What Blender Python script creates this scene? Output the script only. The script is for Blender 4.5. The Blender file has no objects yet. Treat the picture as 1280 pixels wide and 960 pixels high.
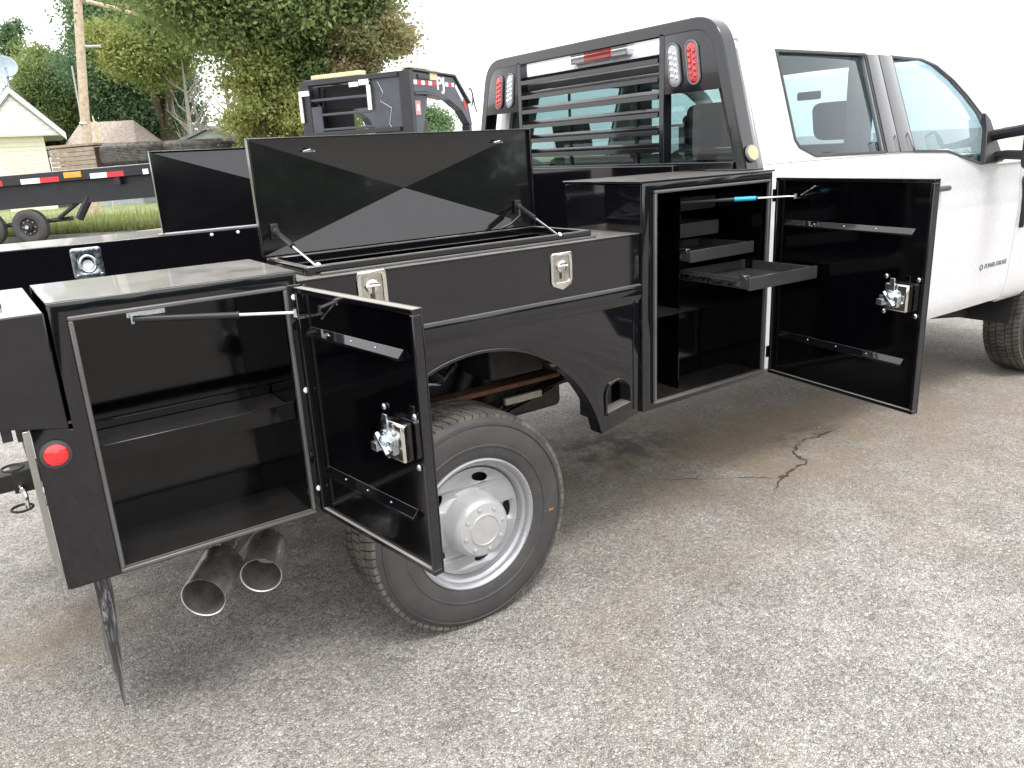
import bpy, bmesh, math, random
import numpy as np
from mathutils import Vector, Matrix, noise
random.seed(7); rng = np.random.default_rng(7)
S = bpy.context.scene
COL = S.collection
PI = math.pi

# ---------------------------------------------------------------- camera
CAM = Vector((0, -2.091, 1.64))
R_ = Vector((0.81366889, -0.57910697, -0.05077448)); U_ = Vector((0.20575407, 0.20519908, 0.95684826)); F_ = Vector((0.54369863, 0.78900472, -0.28611772))
cd = bpy.data.cameras.new('camera'); cam = bpy.data.objects.new('camera', cd); COL.objects.link(cam)
cam.matrix_world = Matrix(((R_.x, U_.x, -F_.x, CAM.x), (R_.y, U_.y, -F_.y, CAM.y), (R_.z, U_.z, -F_.z, CAM.z), (0, 0, 0, 1)))
cd.sensor_width = 36; cd.lens = 980.6 / 1280 * 36; cd.clip_start = 0.05; cd.clip_end = 2000
S.camera = cam

# ---------------------------------------------------------------- world, sun, exposure
SUN_EL, SUN_AZ = math.radians(62), math.radians(-98)      # azimuth from +X, counter-clockwise
w = bpy.data.worlds.new('World'); S.world = w; w.use_nodes = True
nt = w.node_tree; nt.nodes.clear()
def WN(t, **k):
    n = nt.nodes.new(t)
    for a, b in k.items(): setattr(n, a, b)
    return n
sky = WN('ShaderNodeTexSky', sky_type='NISHITA', sun_disc=False); sky.sun_elevation = SUN_EL; sky.sun_rotation = PI / 2 - SUN_AZ
sky.dust_density = 4; sky.air_density = 1.2
hs = WN('ShaderNodeHueSaturation'); hs.inputs['Saturation'].default_value = 0.12
tc = WN('ShaderNodeTexCoord'); nz = WN('ShaderNodeTexNoise'); nz.inputs['Scale'].default_value = 2.2; nz.inputs['Detail'].default_value = 5
mp = WN('ShaderNodeMapping'); mp.inputs['Scale'].default_value = (1, 1, 2.6)
cr = WN('ShaderNodeValToRGB'); cr.color_ramp.elements[0].position = .3; cr.color_ramp.elements[0].color = (.80, .82, .86, 1); cr.color_ramp.elements[1].position = .75; cr.color_ramp.elements[1].color = (1.0, .995, .98, 1)
b1 = WN('ShaderNodeBackground'); b1.inputs['Strength'].default_value = 0.05
b2 = WN('ShaderNodeBackground'); b2.inputs['Strength'].default_value = 1.12
ad = WN('ShaderNodeAddShader'); wo = WN('ShaderNodeOutputWorld')
L = nt.links.new
L(sky.outputs[0], hs.inputs['Color']); L(hs.outputs[0], b1.inputs['Color'])
L(tc.outputs['Generated'], mp.inputs[0]); L(mp.outputs[0], nz.inputs['Vector']); L(nz.outputs[0], cr.inputs[0]); L(cr.outputs[0], b2.inputs['Color'])
L(b1.outputs[0], ad.inputs[0]); L(b2.outputs[0], ad.inputs[1]); L(ad.outputs[0], wo.inputs[0])
sd = bpy.data.lights.new('sun', 'SUN'); sd.energy = 0.95; sd.angle = math.radians(14); sd.color = (1, .98, .95)
so = bpy.data.objects.new('sun', sd); COL.objects.link(so)
so.rotation_euler = Vector((math.cos(SUN_AZ) * math.cos(SUN_EL), math.sin(SUN_AZ) * math.cos(SUN_EL), math.sin(SUN_EL))).to_track_quat('Z', 'Y').to_euler()
S.view_settings.view_transform = 'Standard'; S.view_settings.look = 'None'; S.view_settings.exposure = 0.88; S.view_settings.gamma = 1

# ---------------------------------------------------------------- materials
class NT:
    def __init__(s, name):
        s.m = bpy.data.materials.new(name); s.m.use_nodes = True; s.t = s.m.node_tree; s.b = s.t.nodes['Principled BSDF']
    def n(s, t, **k):
        x = s.t.nodes.new(t)
        for a, b in k.items():
            if isinstance(a, str) and a in x.inputs: x.inputs[a].default_value = b
            else: setattr(x, a, b)
        return x
    def l(s, a, b): s.t.links.new(a, b)
    def coord(s, scale=1.0, kind='Object'):
        c = s.n('ShaderNodeTexCoord'); m = s.n('ShaderNodeMapping'); m.inputs['Scale'].default_value = (scale,) * 3 if not isinstance(scale, tuple) else scale
        s.l(c.outputs[kind], m.inputs[0]); return m.outputs[0]
    def noise(s, scale, detail=4, rough=.55, vec=None):
        x = s.n('ShaderNodeTexNoise'); x.inputs['Scale'].default_value = scale; x.inputs['Detail'].default_value = detail; x.inputs['Roughness'].default_value = rough
        s.l(vec if vec is not None else s.coord(), x.inputs['Vector']); return x.outputs[0]
    def ramp(s, src, *st):
        r = s.n('ShaderNodeValToRGB'); e = r.color_ramp.elements
        while len(e) < len(st): e.new(.5)
        for i, (p, c) in enumerate(st):
            e[i].position = p; e[i].color = (c, c, c, 1) if not isinstance(c, tuple) else (*c, 1)
        s.l(src, r.inputs[0]); return r.outputs[0]
    def mix(s, f, a, b, mode='MIX'):
        x = s.n('ShaderNodeMix', data_type='RGBA', blend_type=mode)
        for i, v in ((0, f), (6, a), (7, b)):
            if hasattr(v, 'links'): s.l(v, x.inputs[i])
            else: x.inputs[i].default_value = v if i == 0 else (*v, 1)
        return x.outputs[2]
    def bump(s, h, st=.3, dist=.01, prev=None):
        x = s.n('ShaderNodeBump'); x.inputs['Strength'].default_value = st; x.inputs['Distance'].default_value = dist
        s.l(h, x.inputs['Height'])
        if prev is not None: s.l(prev, x.inputs['Normal'])
        return x.outputs[0]

def simple(name, col, rough=.5, metal=0., var=.12, scale=8., bump=0., coat=0., bscale=None, spec=None, rvar=.08):
    m = NT(name); n = m.noise(scale)
    c = m.ramp(n, (.3, tuple(x * (1 - var) for x in col)), (.7, tuple(min(1, x * (1 + var)) for x in col)))
    m.l(c, m.b.inputs['Base Color'])
    r = m.ramp(m.noise(scale * 1.7), (.3, max(.02, rough - rvar)), (.7, min(1, rough + rvar))); m.l(r, m.b.inputs['Roughness'])
    m.b.inputs['Metallic'].default_value = metal; m.b.inputs['Coat Weight'].default_value = coat; m.b.inputs['Coat Roughness'].default_value = .04
    if spec is not None: m.b.inputs['Specular IOR Level'].default_value = spec
    if bump: m.l(m.bump(m.noise(bscale or scale * 4, 3), bump, .002), m.b.inputs['Normal'])
    return m.m

def black_paint(name='black_paint', base=(.004, .004, .0056), rough=.05, dust=0.0, wave=.05, coat=.45, spec=.5):
    m = NT(name)
    # orange peel, long waviness of thin sheet, faint handling smears, settled dust on upward faces
    v = m.coord(1)
    n1 = m.noise(260, 2, .5, v); n2 = m.noise(2.3, 2, .4, v)
    b = m.bump(n1, .045, .0008); b = m.bump(n2, wave, .02, b); m.l(b, m.b.inputs['Normal'])
    sm = m.ramp(m.noise(5.5, 6, .65, v), (.42, rough), (.75, rough + .06)); m.l(sm, m.b.inputs['Roughness'])
    g = m.n('ShaderNodeNewGeometry'); sx = m.n('ShaderNodeSeparateXYZ'); m.l(g.outputs['Normal'], sx.inputs[0])
    up = m.ramp(sx.outputs[2], (.75, 0.), (.97, 1.))
    dn = m.ramp(m.noise(9, 8, .7, v), (.32, .55), (.68, 1.))
    f = m.n('ShaderNodeMath', operation='MULTIPLY'); m.l(up, f.inputs[0]); m.l(dn, f.inputs[1])
    f2 = m.n('ShaderNodeMath', operation='MULTIPLY'); m.l(f.outputs[0], f2.inputs[0]); f2.inputs[1].default_value = dust
    film = m.ramp(m.noise(14, 8, .75, v), (.4, (.0, .0, .0)), (.85, (.002, .0018, .0018)))
    base0 = m.mix(1.0, base, film, 'ADD')
    m.l(m.mix(f2.outputs[0], base0, (.37, .345, .31)), m.b.inputs['Base Color'])
    rr = m.mix(f2.outputs[0], sm, (.75, .75, .75)); m.l(rr, m.b.inputs['Roughness'])
    m.b.inputs['Specular IOR Level'].default_value = spec; m.b.inputs['Coat Weight'].default_value = coat; m.b.inputs['Coat Roughness'].default_value = .035
    return m.m
M = {}
M['black'] = black_paint('black_gloss_paint', dust=.62)
M['ledge'] = black_paint('dusty_black_ledge', dust=1.5)
M['lid'] = black_paint('black_lid_paint', rough=.07, dust=.75, wave=.03, base=(.006, .006, .007))
M['inner'] = black_paint('black_inner_paint', rough=.07, dust=.06, wave=.16, base=(.001, .001, .0015), coat=.1, spec=.38)
M['rack'] = black_paint('black_textured_steel', rough=.14, dust=.35, base=(.006, .006, .008))
M['chassis'] = simple('chassis_black', (.02, .019, .018), .6, bump=.3, scale=20, var=.5)
M['seal'] = simple('rubber_seal', (.045, .045, .045), .55)
M['plastic'] = simple('black_plastic', (.018, .018, .02), .42, bump=.1, scale=60)
M['white'] = simple('white_car_paint', (.66, .665, .68), .28, var=.01, coat=1., rvar=.02)
M['white'].node_tree.nodes['Principled BSDF'].inputs['Coat Roughness'].default_value = .02
M['stainless'] = simple('polished_stainless', (.74, .71, .66), .17, 1., var=.12, scale=30, bump=.25, bscale=40)
M['zinc'] = simple('zinc_plate', (.62, .68, .74), .26, 1., var=.2, scale=40, bump=.3, bscale=60)
M['chrome'] = simple('chrome_rod', (.75, .75, .75), .1, 1., var=.02)
M['silver'] = simple('silver_wheel_paint', (.40, .405, .42), .34, .55, var=.05, scale=14, coat=.2)
M['cap'] = simple('wheel_cap_silver', (.46, .46, .46), .42, .3, var=.06, scale=22)
M['exh'] = simple('stained_exhaust_steel', (.62, .60, .57), .30, .85, var=.35, scale=16, bump=.2)
M['soot'] = simple('sooty_inside', (.22, .21, .20), .45, .5, var=.4, scale=20)
M['rust'] = simple('rusty_leaf_steel', (.16, .075, .035), .8, var=.4, scale=25, bump=.3)
M['tag'] = simple('paper_tag', (.42, .39, .32), .7, var=.2, scale=50)
M['cloth'] = simple('seat_cloth', (.075, .075, .08), .9, bump=.3, scale=40)
M['trimgrey'] = simple('interior_trim', (.16, .16, .17), .7)
M['headliner'] = simple('headliner', (.45, .44, .42), .9)
M['bluetape'] = simple('blue_label', (.03, .38, .62), .4)
M['whitetape'] = simple('white_reflective_tape', (.80, .80, .82), .4, var=.05)
M['redtape'] = simple('red_reflective_tape', (.62, .03, .04), .4, var=.1)
M['amber'] = simple('amber_lens', (.85, .30, .02), .2, coat=1.)
M['pamber'] = simple('pale_amber_lens', (.80, .50, .20), .25, coat=1.)
M['clear'] = simple('clear_lens', (.42, .44, .47), .12, .35, coat=1., bump=.5, scale=60)
M['led'] = simple('led_reflector', (.85, .87, .9), .12, .9)
M['lensbase'] = simple('lens_base_grey', (.20, .21, .22), .35, .3)
M['ford'] = simple('emblem_grey', (.22, .22, .23), .35, .4)
def red_lens():
    m = NT('red_lens'); v = m.n('ShaderNodeTexVoronoi'); v.inputs['Scale'].default_value = 120; m.l(m.coord(), v.inputs['Vector'])
    m.l(m.ramp(v.outputs[0], (.1, (.95, .06, .05)), (.6, (.42, .008, .01))), m.b.inputs['Base Color']); m.b.inputs['Roughness'].default_value = .18; m.b.inputs['Coat Weight'].default_value = 1
    m.l(m.bump(v.outputs[0], .4, .002), m.b.inputs['Normal']); return m.m
M['red'] = red_lens()
def glow_red():
    m = NT('lit_red_lens'); m.b.inputs['Base Color'].default_value = (.75, .015, .02, 1); m.b.inputs['Roughness'].default_value = .2; m.b.inputs['Coat Weight'].default_value = 1
    v = m.n('ShaderNodeTexVoronoi'); v.inputs['Scale'].default_value = 150; m.l(m.coord(), v.inputs['Vector']); m.l(m.bump(v.outputs[0], .5, .002), m.b.inputs['Normal']); return m.m
M['redlit'] = glow_red()
def glass(name, tint=(.60, .68, .68), refl=1.0):
    m = bpy.data.materials.new(name); m.use_nodes = True; t = m.node_tree; t.nodes.clear()
    o = t.nodes.new('ShaderNodeOutputMaterial'); mx = t.nodes.new('ShaderNodeMixShader'); tr = t.nodes.new('ShaderNodeBsdfTransparent'); gl = t.nodes.new('ShaderNodeBsdfGlossy')
    ge = t.nodes.new('ShaderNodeNewGeometry'); dp = t.nodes.new('ShaderNodeVectorMath'); dp.operation = 'DOT_PRODUCT'; t.links.new(ge.outputs['Incoming'], dp.inputs[0]); t.links.new(ge.outputs['Normal'], dp.inputs[1])
    def mth(op, x, y=None):
        n = t.nodes.new('ShaderNodeMath'); n.operation = op
        for i, q in ((0, x), (1, y)):
            if q is None: continue
            if hasattr(q, 'links'): t.links.new(q, n.inputs[i])
            else: n.inputs[i].default_value = q
        return n.outputs[0]
    fz = mth('ADD', mth('MULTIPLY', mth('POWER', mth('SUBTRACT', 1.0, mth('ABSOLUTE', dp.outputs['Value'])), 5.0), .96), .045)
    mu = t.nodes.new('ShaderNodeMath'); mu.operation = 'MULTIPLY'; mu.inputs[1].default_value = refl
    mu.use_clamp = True
    tr.inputs[0].default_value = (*tint, 1); gl.inputs['Roughness'].default_value = .015
    ns = t.nodes.new('ShaderNodeTexNoise'); ns.inputs['Scale'].default_value = 1.5; cc = t.nodes.new('ShaderNodeTexCoord'); bp = t.nodes.new('ShaderNodeBump'); bp.inputs['Strength'].default_value = .02
    t.links.new(cc.outputs['Object'], ns.inputs['Vector']); t.links.new(ns.outputs[0], bp.inputs['Height']); t.links.new(bp.outputs[0], gl.inputs['Normal'])
    t.links.new(fz, mu.inputs[0]); t.links.new(mu.outputs[0], mx.inputs[0]); t.links.new(tr.outputs[0], mx.inputs[1]); t.links.new(gl.outputs[0], mx.inputs[2]); t.links.new(mx.outputs[0], o.inputs[0])
    return m
M['glass'] = glass('tinted_glass', (.60, .69, .67), 1.1)
M['sideglass'] = glass('side_window_glass', (.74, .83, .86), 1.35)
def rubber(name='tyre_rubber', dirt=.35):
    m = NT(name); v = m.coord(1)
    n = m.ramp(m.noise(9, 6, .65, v), (.35, 0.), (.75, 1.))
    mu = m.n('ShaderNodeMath', operation='MULTIPLY'); m.l(n, mu.inputs[0]); mu.inputs[1].default_value = dirt
    m.l(m.mix(mu.outputs[0], (.042, .041, .042), (.20, .18, .15)), m.b.inputs['Base Color']); m.b.inputs['Roughness'].default_value = .62
    m.l(m.bump(m.noise(180, 2, .5, v), .15, .001), m.b.inputs['Normal']); return m.m
M['rubber'] = rubber(dirt=.16); M['tread'] = rubber('tyre_tread_dusty', 1.0)
def asphalt():
    m = NT('chipseal_asphalt'); v = m.coord(1)
    wn = m.n('ShaderNodeTexNoise'); wn.inputs['Scale'].default_value = 60; wn.inputs['Detail'].default_value = 3; m.l(v, wn.inputs['Vector']); wv_ = m.n('ShaderNodeVectorMath', operation='MULTIPLY_ADD'); m.l(wn.outputs['Color'], wv_.inputs[0]); wv_.inputs[1].default_value = (.022, .022, .022); m.l(v, wv_.inputs[2]); vw = wv_.outputs[0]
    def voro(sc, feat='F1'):
        x = m.n('ShaderNodeTexVoronoi', feature=feat); x.inputs['Scale'].default_value = sc; x.inputs['Randomness'].default_value = 1.
        m.l(vw, x.inputs['Vector']); return x
    v1 = voro(98); v2 = voro(215); ed = voro(98, 'DISTANCE_TO_EDGE')
    pass
    sc = m.n('ShaderNodeSeparateColor'); m.l(v1.outputs['Color'], sc.inputs[0])
    pal = m.ramp(sc.outputs[0], (.0, (.12, .113, .106)), (.18, (.24, .23, .215)), (.40, (.40, .38, .355)), (.60, (.52, .50, .475)), (.78, (.64, .62, .59)), (.90, (.48, .39, .31)), (.97, (.78, .76, .73)))
    s2 = m.n('ShaderNodeSeparateColor'); m.l(v2.outputs['Color'], s2.inputs[0])
    pal2 = m.ramp(s2.outputs[1], (.0, (.20, .19, .18)), (.5, (.40, .385, .365)), (1., (.64, .62, .59)))
    c = m.mix(.5, pal, pal2); c = m.mix(1., c, (.99, .985, .98), 'MULTIPLY')
    bind = m.ramp(ed.outputs[0], (.0, (.55, .54, .52)), (.2, (1, 1, 1))); c = m.mix(.6, c, bind, 'MULTIPLY'); pep = m.ramp(m.noise(190, 3, .6, v), (.36, (.55, .54, .53)), (.5, (1, 1, 1)), (.7, (1.25, 1.25, 1.25))); c = m.mix(.9, c, pep, 'MULTIPLY')
    # traffic wear: lighter worn stone, darker tarry areas
    big = m.ramp(m.noise(.55, 6, .6, v), (.34, (.93, .92, .91)), (.66, (1.10, 1.10, 1.10))); c = m.mix(1., c, big, 'MULTIPLY')
    mid = m.ramp(m.noise(3.5, 7, .68, v), (.35, (.82, .81, .80)), (.65, (1.12, 1.12, 1.12))); c = m.mix(1., c, mid, 'MULTIPLY')
    # tan dirt patches; stronger along the strip beside the truck (position in metres)
    sp = m.n('ShaderNodeSeparateXYZ'); m.l(v, sp.inputs[0])
    def bell(cx, cy, rx, ry, amp):
        out = []
        for o, c0, r0 in ((0, cx, rx), (1, cy, ry)):
            a = m.n('ShaderNodeMath', operation='SUBTRACT'); m.l(sp.outputs[o], a.inputs[0]); a.inputs[1].default_value = c0
            b = m.n('ShaderNodeMath', operation='DIVIDE'); m.l(a.outputs[0], b.inputs[0]); b.inputs[1].default_value = r0
            q = m.n('ShaderNodeMath', operation='MULTIPLY'); m.l(b.outputs[0], q.inputs[0]); m.l(b.outputs[0], q.inputs[1]); out.append(q.outputs[0])
        s = m.n('ShaderNodeMath', operation='ADD'); m.l(out[0], s.inputs[0]); m.l(out[1], s.inputs[1])
        e = m.n('ShaderNodeMath', operation='MULTIPLY'); m.l(s.outputs[0], e.inputs[0]); e.inputs[1].default_value = -1
        x = m.n('ShaderNodeMath', operation='EXPONENT'); m.l(e.outputs[0], x.inputs[0])
        y = m.n('ShaderNodeMath', operation='MULTIPLY'); m.l(x.outputs[0], y.inputs[0]); y.inputs[1].default_value = amp; return y.outputs[0]
    def add(a, b, op='ADD'):
        x = m.n('ShaderNodeMath', operation=op); x.use_clamp = True
        for i, q in ((0, a), (1, b)):
            if hasattr(q, 'links'): m.l(q, x.inputs[i])
            else: x.inputs[i].default_value = q
        return x.outputs[0]
    zone = add(add(bell(3.2, .62, .95, .62, 1.2), bell(4.8, .3, 1.5, .9, .75)), add(bell(.02, .98, .35, .22, .9), bell(2.35, -.25, .5, .2, .2)))
    zone = add(zone, bell(-.2, .05, .35, .3, .5))
    dn = m.ramp(m.noise(2.6, 9, .72, v), (.34, .0), (.52, 1.))
    dirt = add(add(zone, dn, 'MULTIPLY'), add(m.ramp(m.noise(.9, 8, .7, v), (.56, 0.), (.75, .55)), .0))
    dirtc = m.mix(m.noise(30, 6, .7, v), (.19, .14, .09), (.42, .335, .24))
    dd = add(dirt, .85, 'MULTIPLY'); c = m.mix(dd, c, dirtc)
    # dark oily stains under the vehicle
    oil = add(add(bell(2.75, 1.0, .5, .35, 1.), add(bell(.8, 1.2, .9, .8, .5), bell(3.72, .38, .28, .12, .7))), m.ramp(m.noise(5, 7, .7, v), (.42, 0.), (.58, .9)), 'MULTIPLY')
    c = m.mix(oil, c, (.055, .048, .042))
    m.l(c, m.b.inputs['Base Color']); m.b.inputs['Roughness'].default_value = .88
    h = m.ramp(ed.outputs[0], (0., 0.), (.28, 1.)); nb = m.bump(h, .75, .006)
    nb = m.bump(m.ramp(sc.outputs[1], (0, 0.), (1, 1.)), .5, .004, nb); nb = m.bump(m.noise(5, 6, .6, v), .35, .03, nb)
    m.l(nb, m.b.inputs['Normal']); return m.m
M['asphalt'] = asphalt()
M['concrete'] = simple('kerb_concrete', (.42, .40, .36), .85, bump=.4, scale=6, var=.2)
M['grassground'] = simple('grass_ground', (.24, .27, .12), .95, var=.35, scale=2)
M['siding'] = simple('cream_siding', (.74, .71, .58), .6, var=.04, scale=3)
M['fascia'] = simple('white_fascia', (.80, .80, .78), .55, var=.03)
M['shingle'] = simple('brown_shingles', (.44, .36, .31), .9, var=.3, scale=9, bump=.5)
M['greyshingle'] = simple('grey_shingles', (.16, .16, .165), .9, var=.3, scale=9, bump=.5)
M['greywall'] = simple('grey_siding', (.34, .37, .39), .7, var=.15, scale=5)
M['pole'] = simple('weathered_pole_wood', (.52, .41, .31), .85, var=.25, scale=9, bump=.5)
M['bark'] = simple('tree_bark', (.13, .10, .075), .95, var=.35, scale=9, bump=.7)
M['palebark'] = simple('pale_bark', (.26, .24, .21), .95, var=.3, scale=9, bump=.5)
M['trailer'] = simple('trailer_black_paint', (.010, .011, .015), .42, var=.3, scale=4, coat=.2)
M['gnpaint'] = simple('charcoal_trailer_paint', (.050, .054, .072), .4, var=.2, scale=6, coat=.2)
M['neckshade'] = simple('painted_neck_shade', (.006, .006, .007), .8)  # flat black that stands in for the shade inside the open neck
M['timber'] = simple('cream_timber', (.66, .57, .38), .8, var=.12, scale=9, bump=.2)
M['oldwood'] = simple('weathered_plank', (.30, .25, .19), .9, var=.25, scale=9, bump=.4)
M['greysteel'] = simple('galvanised_grey', (.45, .46, .48), .45, .5, var=.15)
M['drystalk'] = simple('dry_stalk', (.52, .44, .30), .9, var=.2)
M['pebble'] = simple('pebble_stone', (.40, .385, .36), .85, var=.45, scale=60)
def leafmat(name, stops, trans=.48):
    m = NT(name); a = m.n('ShaderNodeAttribute', attribute_name='tone'); c = m.ramp(a.outputs['Fac'], *stops)
    m.l(c, m.b.inputs['Base Color']); m.b.inputs['Roughness'].default_value = .6; m.b.inputs['Specular IOR Level'].default_value = .3
    tl = m.n('ShaderNodeBsdfTranslucent'); m.l(c, tl.inputs[0]); mx = m.n('ShaderNodeMixShader'); mx.inputs[0].default_value = trans
    m.l(m.b.outputs[0], mx.inputs[1]); m.l(tl.outputs[0], mx.inputs[2]); m.l(mx.outputs[0], m.t.nodes['Material Output'].inputs[0]); return m.m
M['leaf_dark'] = leafmat('dark_green_leaves', ((0, (.09, .16, .09)), (.5, (.155, .25, .13)), (1, (.26, .36, .15))))
M['leaf_mid'] = leafmat('mid_green_leaves', ((0, (.12, .18, .07)), (.5, (.21, .29, .11)), (.85, (.32, .38, .14)), (1, (.42, .36, .13))))
M['leaf_yel'] = leafmat('yellowing_leaves', ((0, (.17, .22, .07)), (.45, (.30, .35, .11)), (.8, (.42, .43, .15)), (1, (.50, .38, .15))))
M['leaf_aut'] = leafmat('rusty_leaves', ((0, (.20, .24, .10)), (.5, (.34, .34, .17)), (1, (.50, .34, .22))))
M['leaf_pale'] = leafmat('pale_far_leaves', ((0, (.12, .16, .10)), (.5, (.19, .23, .14)), (1, (.27, .29, .17))))
M['grass'] = leafmat('grass_blades', ((0, (.18, .24, .07)), (.5, (.32, .40, .14)), (1, (.55, .50, .26))))

# ---------------------------------------------------------------- mesh helpers
def finish(name, me, mat, parent=None, smooth=35, bevel=0, loc=None):
    mats = mat if isinstance(mat, (list, tuple)) else [mat]
    for x in mats: me.materials.append(M[x] if isinstance(x, str) else x)
    if smooth:
        me.shade_smooth(); me.set_sharp_from_angle(angle=math.radians(smooth))
    o = bpy.data.objects.new(name, me); COL.objects.link(o)
    if parent is not None:
        o.parent = parent
        if parent.parent is None: o.matrix_parent_inverse = Matrix.Translation(-Vector(parent.location)) if parent.type == 'EMPTY' and parent.rotation_euler.z == 0 else parent.matrix_basis.inverted()
    if bevel:
        b = o.modifiers.new('bevel', 'BEVEL'); b.width = bevel; b.segments = 2; b.limit_method = 'ANGLE'; b.angle_limit = math.radians(40); b.harden_normals = False
    return o
class MB:
    def __init__(s, xf=None): s.v = []; s.f = []; s.mi = []; s.xf = xf; s.cur = 0
    def add(s, vs, fs):
        k = len(s.v)
        for p in vs:
            p = Vector(p); s.v.append(s.xf @ p if s.xf else p)
        for f in fs: s.f.append([i + k for i in f]); s.mi.append(s.cur)
        return s
    def box(s, x0, x1, y0, y1, z0, z1):
        v = [(x, y, z) for x in (x0, x1) for y in (y0, y1) for z in (z0, z1)]
        return s.add(v, [(0, 1, 3, 2), (4, 6, 7, 5), (0, 4, 5, 1), (2, 3, 7, 6), (0, 2, 6, 4), (1, 5, 7, 3)])
    def tube(s, pts, r, n=10, caps=True, r2=None):
        pts = [Vector(p) for p in pts]; rs = r if isinstance(r, (list, tuple)) else [r + (0 if r2 is None else (r2 - r) * i / (len(pts) - 1)) for i in range(len(pts))]
        vs = []; fs = []; pn = None
        for i, p in enumerate(pts):
            d = (pts[min(i + 1, len(pts) - 1)] - pts[max(i - 1, 0)]).normalized()
            if pn is None:
                a = Vector((0, 0, 1)) if abs(d.z) < .9 else Vector((1, 0, 0)); u = d.cross(a).normalized()
            else: u = (pn - d * pn.dot(d)).normalized()
            pn = u; v = d.cross(u)
            for k in range(n):
                t = 2 * PI * k / n; vs.append(p + (u * math.cos(t) + v * math.sin(t)) * rs[i])
        for i in range(len(pts) - 1):
            for k in range(n):
                a = i * n + k; b = i * n + (k + 1) % n; fs.append((a, b, b + n, a + n))
        if caps: fs.append(tuple(range(n - 1, -1, -1))); fs.append(tuple(range((len(pts) - 1) * n, len(pts) * n)))
        return s.add(vs, fs)
    def lathe(s, prof, o, ax, n=32, close=False):
        # prof: (radius, along axis)
        o = Vector(o); ax = Vector(ax).normalized(); a = Vector((0, 0, 1)) if abs(ax.z) < .9 else Vector((1, 0, 0)); u = ax.cross(a).normalized(); v = ax.cross(u)
        vs = []; fs = []
        for r, h in prof:
            for k in range(n):
                t = 2 * PI * k / n; vs.append(o + ax * h + (u * math.cos(t) + v * math.sin(t)) * max(r, 1e-5))
        m = len(prof)
        for i in range(m - 1 + (1 if close else 0)):
            j = (i + 1) % m
            for k in range(n):
                k2 = (k + 1) % n; fs.append((i * n + k, i * n + k2, j * n + k2, j * n + k))
        return s.add(vs, fs)
    def prism(s, poly, d0, d1, axis='y'):
        # poly in the plane across `axis`; extruded d0..d1
        def P(a, b, d): return {'y': (a, d, b), 'x': (d, a, b), 'z': (a, b, d)}[axis]
        n = len(poly); vs = [P(a, b, d0) for a, b in poly] + [P(a, b, d1) for a, b in poly]
        fs = [tuple(range(n)), tuple(range(2 * n - 1, n - 1, -1))] + [(i, i + n, (i + 1) % n + n, (i + 1) % n) for i in range(n)]
        return s.add(vs, fs)
    def grid(s, rows, closed=False):
        n = len(rows[0]); vs = [p for r in rows for p in r]; fs = []
        for i in range(len(rows) - 1):
            for j in range(n - (0 if closed else 1)):
                j2 = (j + 1) % n; fs.append((i * n + j, i * n + j2, (i + 1) * n + j2, (i + 1) * n + j))
        return s.add(vs, fs)
    def build(s, name, mat, parent=None, smooth=35, bevel=0):
        me = bpy.data.meshes.new(name); me.from_pydata([tuple(p) for p in s.v], [], s.f); me.update()
        bm = bmesh.new(); bm.from_mesh(me); bmesh.ops.recalc_face_normals(bm, faces=bm.faces); bm.to_mesh(me); bm.free()
        for p, i in zip(me.polygons, s.mi): p.material_index = i
        return finish(name, me, mat, parent, smooth, bevel)
def plate(name, outline, holes, th, mat, parent, frame, bevel=.0015, smooth=30, warp=None):
    """2-D outline with holes -> bevelled plate of thickness th; frame maps (a,b,depth) to the world"""
    cu = bpy.data.curves.new(name, 'CURVE'); cu.dimensions = '2D'; cu.fill_mode = 'BOTH'; cu.extrude = th / 2 - bevel; cu.bevel_depth = bevel; cu.bevel_resolution = 1; cu.offset = -bevel
    for pl in [outline] + list(holes):
        sp = cu.splines.new('POLY'); sp.points.add(len(pl) - 1)
        for i, (a, b) in enumerate(pl): sp.points[i].co = (a, b, 0, 1)
        sp.use_cyclic_u = True
    ob = bpy.data.objects.new('tmp', cu); COL.objects.link(ob); dg = bpy.context.evaluated_depsgraph_get(); me = bpy.data.meshes.new_from_object(ob.evaluated_get(dg))
    bpy.data.objects.remove(ob); bpy.data.curves.remove(cu); me.name = name
    for v in me.vertices: v.co = Vector(frame(v.co.x, v.co.y, v.co.z))
    if warp: warp(me)
    bm = bmesh.new(); bm.from_mesh(me); bmesh.ops.remove_doubles(bm, verts=bm.verts, dist=1e-5); bmesh.ops.recalc_face_normals(bm, faces=bm.faces); bm.to_mesh(me); bm.free()
    me.materials.clear()
    return finish(name, me, mat, parent, smooth)
def rrect(x0, x1, z0, z1, r, n=5):
    out = []
    for cx, cz, a0 in ((x1 - r, z1 - r, 0), (x0 + r, z1 - r, 90), (x0 + r, z0 + r, 180), (x1 - r, z0 + r, 270)):
        for i in range(n + 1):
            t = math.radians(a0 + 90 * i / n); out.append((cx + r * math.cos(t), cz + r * math.sin(t)))
    return out
def yplane(y): return lambda a, b, d: (a, y + d, b)          # plate centred on plane y
def xplane(x): return lambda a, b, d: (x + d, a, b)
def empty(name, loc, label, cat, group=None, rz=0):
    o = bpy.data.objects.new(name, None); o.empty_display_size = .2; COL.objects.link(o); o.location = loc; o.rotation_euler = (0, 0, rz)
    o['label'] = label; o['category'] = cat
    if group: o['group'] = group
    return o
def tag(o, label=None, cat=None, group=None, kind=None):
    for k, v in (('label', label), ('category', cat), ('group', group), ('kind', kind)):
        if v: o[k] = v
    return o
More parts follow.
